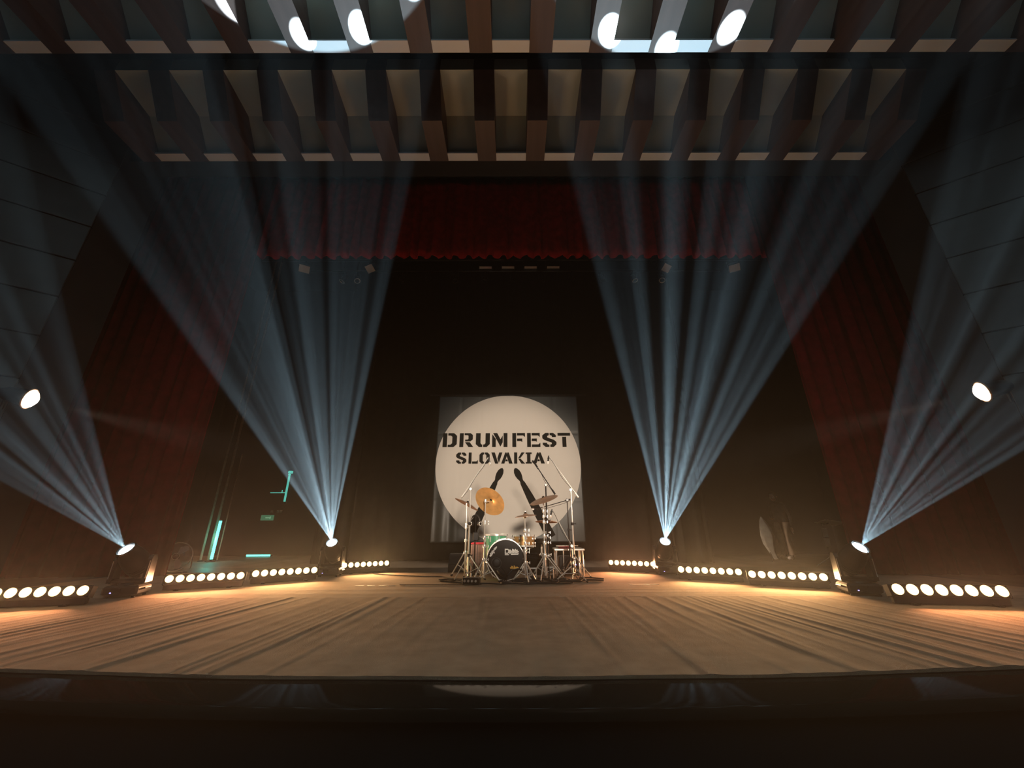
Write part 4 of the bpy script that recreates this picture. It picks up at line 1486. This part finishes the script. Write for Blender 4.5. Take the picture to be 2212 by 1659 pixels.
t = thing('floor_fan', 'round floor fan with a clear guard at the edge of the red curtain', 'fan', (-5.93, 7.42, 0.0), 0.55)
d = Vector((0, -1, 0.15)).normalized()
c = Vector((0, 0, 0.275))
b = MB()
b.torus(c, 0.232, 0.008, d, 36, 6)
b.torus(c + d * 0.050, 0.05, 0.003, d, 30, 4)
b.build('guard_ring', M['alu'], t, smooth=True)
b = MB()
b.lathe([(0.230, 0), (0.18, 0.035), (0.09, 0.05), (0, 0.054)], c, d, 30)
b.build('clear_guard', M['clear'], t, smooth=True)
x_, y_, _ = b.frame(d)
for k in range(3):
    a = 0.6 + 2 * PI * k / 3
    e = x_ * math.cos(a) + y_ * math.sin(a)
    e2 = x_ * math.cos(a + 0.75) + y_ * math.sin(a + 0.75)
    g = MB()
    g.add([c + e * 0.03, c + e * 0.20 - d * 0.012, c + (e + e2) * 0.115 + d * 0.004, c + e2 * 0.16 + d * 0.02, c + e2 * 0.03 + d * 0.006,
           c + e * 0.03 + d * 0.004, c + e * 0.20 - d * 0.008, c + (e + e2) * 0.115 + d * 0.008, c + e2 * 0.16 + d * 0.024, c + e2 * 0.03 + d * 0.010],
          [(4, 3, 2, 1, 0), (5, 6, 7, 8, 9), (0, 1, 6, 5), (1, 2, 7, 6), (2, 3, 8, 7), (3, 4, 9, 8), (4, 0, 5, 9)])
    g.build('blade', M['pale_metal'], t)
b = MB()
b.lathe([(0, -0.10), (0.05, -0.10), (0.06, -0.02), (0.035, 0.03), (0, 0.035)], c, d, 18)
b.build('motor', M['blkm'], t, smooth=True)
b = MB()
b.path([(-0.24, 0, 0.27), (-0.25, 0.0, 0.10), (-0.22, 0.0, 0.02), (0.22, 0.0, 0.02), (0.25, 0, 0.10), (0.24, 0, 0.27)], 0.010)
b.box((0, 0.05, 0.016), (0.30, 0.22, 0.022))
b.build('foot', M['blkm'], t, smooth=True)

# ------------------------------------------------------------------ other wing: music stand, draped cloth, person
t = thing('music_stand', 'music stand with pale paper on its desk in the wing', 'music stand', (6.30, 8.25, -0.012))
b = MB()
b.bbox((0.12, 0, 0.83), (0.42, 0.30, 0.014), 0.004, Matrix.Rotation(math.radians(7), 3, 'Y') @ Matrix.Rotation(math.radians(-9), 3, 'X'))
b.build('desk', M['paper'], t)
b = MB()
b.box((0.14, -0.01, 0.842), (0.34, 0.25, 0.004), Matrix.Rotation(math.radians(7), 3, 'Y') @ Matrix.Rotation(math.radians(-9), 3, 'X'))
b.build('sheet', M['paper'], t)
for z, h in ((0.64, 0.17), (0.46, 0.16)):
    b = MB()
    b.bbox((-0.06, -0.02, z), (0.11, 0.012, h), 0.004)
    b.build('hanging_sheet', M['grey_cloth'], t)
b = MB()
b.tube((-0.06, 0, 0.10), (-0.06, 0, 0.82), 0.013)
b.tube((-0.06, 0, 0.80), (0.08, 0, 0.82), 0.010)
b.build('pole', M['blkm'], t, smooth=True)
for k in range(3):
    a = 0.4 + 2 * PI * k / 3
    g = MB()
    g.tube((-0.06, 0, 0.20), (-0.06 + 0.26 * math.cos(a), 0.26 * math.sin(a), 0.012), 0.009)
    g.build('leg', M['alu'], t, smooth=True)

t = thing('draped_cloth', 'pale grey cloth draped to a point over a thin stand beside the person', 'cloth', (6.02, 9.75, -0.012))
b = MB()
b.tube((0, 0, 0.0), (-0.06, 0, 0.96), 0.012)
b.build('stand', M['blkm'], t, smooth=True)
vs, fs = [], []
rows = [(0.98, 0.01, -0.06), (0.88, 0.07, -0.045), (0.72, 0.13, -0.01), (0.55, 0.15, 0.0), (0.38, 0.12, 0.0), (0.22, 0.07, 0.03), (0.05, 0.045, 0.10)]
for z, r, ox_ in rows:
    for k in range(16):
        a = 2 * PI * k / 16
        q = r * (1 + 0.16 * math.sin(5 * a + 3 * z))
        vs.append((ox_ + q * math.cos(a), 0.5 * q * math.sin(a), z))
for i in range(len(rows) - 1):
    for k in range(16):
        fs.append((i * 16 + k, (i + 1) * 16 + k, (i + 1) * 16 + (k + 1) % 16, i * 16 + (k + 1) % 16))
fs += [tuple(range(16)), tuple(range(6 * 16 + 15, 6 * 16 - 1, -1))]
MB().add(vs, fs).build('cloth', M['grey_cloth'], t, smooth=True)


def skin_mesh(name, pts, edges, material, parent, root=0, sub=2):
    me = bpy.data.meshes.new(name)
    me.from_pydata([p[:3] for p in pts], edges, [])
    me.materials.append(material)
    o = bpy.data.objects.new(name, me)
    COL.objects.link(o)
    o.parent = parent
    o.modifiers.new('skin', 'SKIN').use_smooth_shade = True
    if not me.skin_vertices:
        bpy.context.view_layer.objects.active = o
        o.select_set(True)
        bpy.ops.mesh.customdata_skin_add()
        o.select_set(False)
    for i, p in enumerate(pts):
        sv = me.skin_vertices[0].data[i]
        sv.radius = (p[3], p[4] if len(p) > 4 else p[3])
        sv.use_root = (i == root)
    o.modifiers.new('subdivision', 'SUBSURF').levels = sub
    o.modifiers['subdivision'].render_levels = sub
    return o


def person(loc, rotz):
    """standing, head bowed, facing local -y; one arm bent at the waist, one hanging"""
    t = thing('person', 'person in dark jacket standing with bowed head in the unlit wing', 'person', loc, rotz)
    pts = [(0, 0.02, 0.86, 0.145, 0.105)]                              # pelvis
    E = []

    def chain(start, seq):
        k = start
        for q in seq:
            pts.append(q)
            E.append((k, len(pts) - 1))
            k = len(pts) - 1
        return k
    chest = chain(0, [(0, 0.025, 1.02, 0.135, 0.10), (0, 0.01, 1.20, 0.155, 0.105)])
    neck = chain(chest, [(0, -0.03, 1.335, 0.075, 0.07), (0, -0.065, 1.40, 0.050, 0.052)])
    ends = []
    for s in (-1, 1):
        hip = chain(0, [(s * 0.085, 0.02, 0.80, 0.085, 0.09)])
        foot = chain(hip, [(s * 0.095, -0.01 * s, 0.44, 0.056, 0.06), (s * 0.10, 0.02 - 0.03 * s, 0.09, 0.038, 0.042)])
        chain(foot, [(s * 0.105, -0.05 - 0.03 * s, 0.040, 0.040, 0.032), (s * 0.115, -0.15 - 0.03 * s, 0.030, 0.036, 0.026)])
        sh = chain(chest, [(s * 0.155, 0.01, 1.275, 0.062, 0.06), (s * 0.19, 0.015, 1.22, 0.050)])
        if s < 0:
            el = chain(sh, [(-0.235, 0.05, 0.99, 0.040), ])
            wr = chain(el, [(-0.13, -0.15, 0.94, 0.027)])
            ends.append((wr, Vector((-0.13, -0.15, 0.94)), Vector((0.45, -0.75, -0.1)).normalized()))
        else:
            el = chain(sh, [(0.225, 0.05, 0.98, 0.040)])
            wr = chain(el, [(0.235, -0.01, 0.74, 0.027)])
            ends.append((wr, Vector((0.235, -0.01, 0.74)), Vector((-0.02, -0.15, -1)).normalized()))
    skin_mesh('body', pts, E, M['jacket'], t, 0)
    for _, w, d in ends:                                                # hands: palm and five fingers
        x_, y_, _z = MB().frame(d)
        hp = [(*w, 0.024, 0.02), (*(w + d * 0.04), 0.032, 0.018), (*(w + d * 0.08), 0.034, 0.016)]
        he = [(0, 1), (1, 2)]
        for k, L_ in enumerate((0.058, 0.070, 0.074, 0.066)):
            sx_ = (k - 1.5) * 0.019
            a = len(hp)
            b0 = w + d * 0.088 + x_ * sx_
            hp += [(*b0, 0.0085), (*(b0 + d * L_ * 0.5 + y_ * 0.006), 0.008), (*(b0 + d * L_ + y_ * 0.022), 0.0065)]
            he += [(2, a), (a, a + 1), (a + 1, a + 2)]
        a = len(hp)
        b0 = w + d * 0.035 + x_ * 0.034
        hp += [(*b0, 0.011), (*(b0 + d * 0.03 + x_ * 0.018), 0.0095), (*(b0 + d * 0.058 + x_ * 0.022 + y_ * 0.010), 0.0075)]
        he += [(1, a), (a, a + 1), (a + 1, a + 2)]
        skin_mesh('hand', hp, he, M['skin'], t, 1, 1)
    tr = MB()                                                            # trouser legs and shoes over the body
    for s in (-1, 1):
        g = MB()
        cs = [(s * 0.085, 0.02, 0.86, 0.105), (s * 0.09, 0.01, 0.66, 0.092), (s * 0.095, -0.01 * s, 0.44, 0.075), (s * 0.10, 0.02 - 0.03 * s, 0.10, 0.066)]
        vs, fs = [], []
        for x, y, z, r in cs:
            vs += [(x + r * math.cos(2 * PI * k / 14), y + r * math.sin(2 * PI * k / 14), z) for k in range(14)]
        for i in range(3):
            for k in range(14):
                fs.append((i * 14 + k, (i + 1) * 14 + k, (i + 1) * 14 + (k + 1) % 14, i * 14 + (k + 1) % 14))
        g.add(vs, fs).build('trouser_leg', M['trousers'], t, smooth=True)
        g = MB()
        g.sphere((s * 0.108, -0.07 - 0.03 * s, 0.045), 0.05, 12, 8, (0.9, 2.6, 0.85))
        g.build('shoe', M['paper'], t, smooth=True)
    # head, bowed forward
    hd = MB()
    hd.sphere((0, 0, 0), 0.1, 20, 14, (0.78, 0.98, 1.14))
    for i, (x, y, z) in enumerate(hd.v):                                # jaw and face plane
        if z < 0:
            x *= 1 + 0.32 * z / 0.114
            y = y * (1 + 0.12 * z / 0.114) - 0.010 * (-z / 0.114)
        if y < 0:
            y *= 0.93
        hd.v[i] = (x, y, z)
    hd.lathe([(0, 0.026), (0.007, 0.020), (0.013, 0.002), (0.016, -0.012), (0, -0.016)], (0, -0.094, -0.012), (0, -0.25, 0.5), 8)
    head = hd.build('head', M['skin'], t, smooth=True)
    head.location = (0, -0.085, 1.475)
    head.rotation_euler = (math.radians(22), 0, 0)
    for s in (-1, 1):
        g = MB()
        g.sphere((s * 0.031, -0.083, 0.010), 0.011, 8, 6)
        g.build('eye', M['white'], head, smooth=True)
        g = MB()
        g.sphere((s * 0.079, 0.008, -0.005), 0.026, 10, 8, (0.35, 0.7, 1.15))
        g.build('ear', M['skin'], head, smooth=True)
    g = MB()
    g.sphere((0, -0.084, -0.052), 0.02, 10, 6, (1.1, 0.35, 0.30))
    g.build('mouth', M['redpad'], head, smooth=True)
    g = MB()
    g.sphere((0, 0.012, 0.022), 0.107, 20, 12, (0.82, 0.98, 1.02))
    g.v = [(x, max(y, -0.050 - 0.35 * max(0, z - 0.05)), max(z, -0.035)) for x, y, z in g.v]
    g.build('hair', M['hair'], head, smooth=True)
    return t


person((6.80, 10.35, -0.012), math.radians(-62))
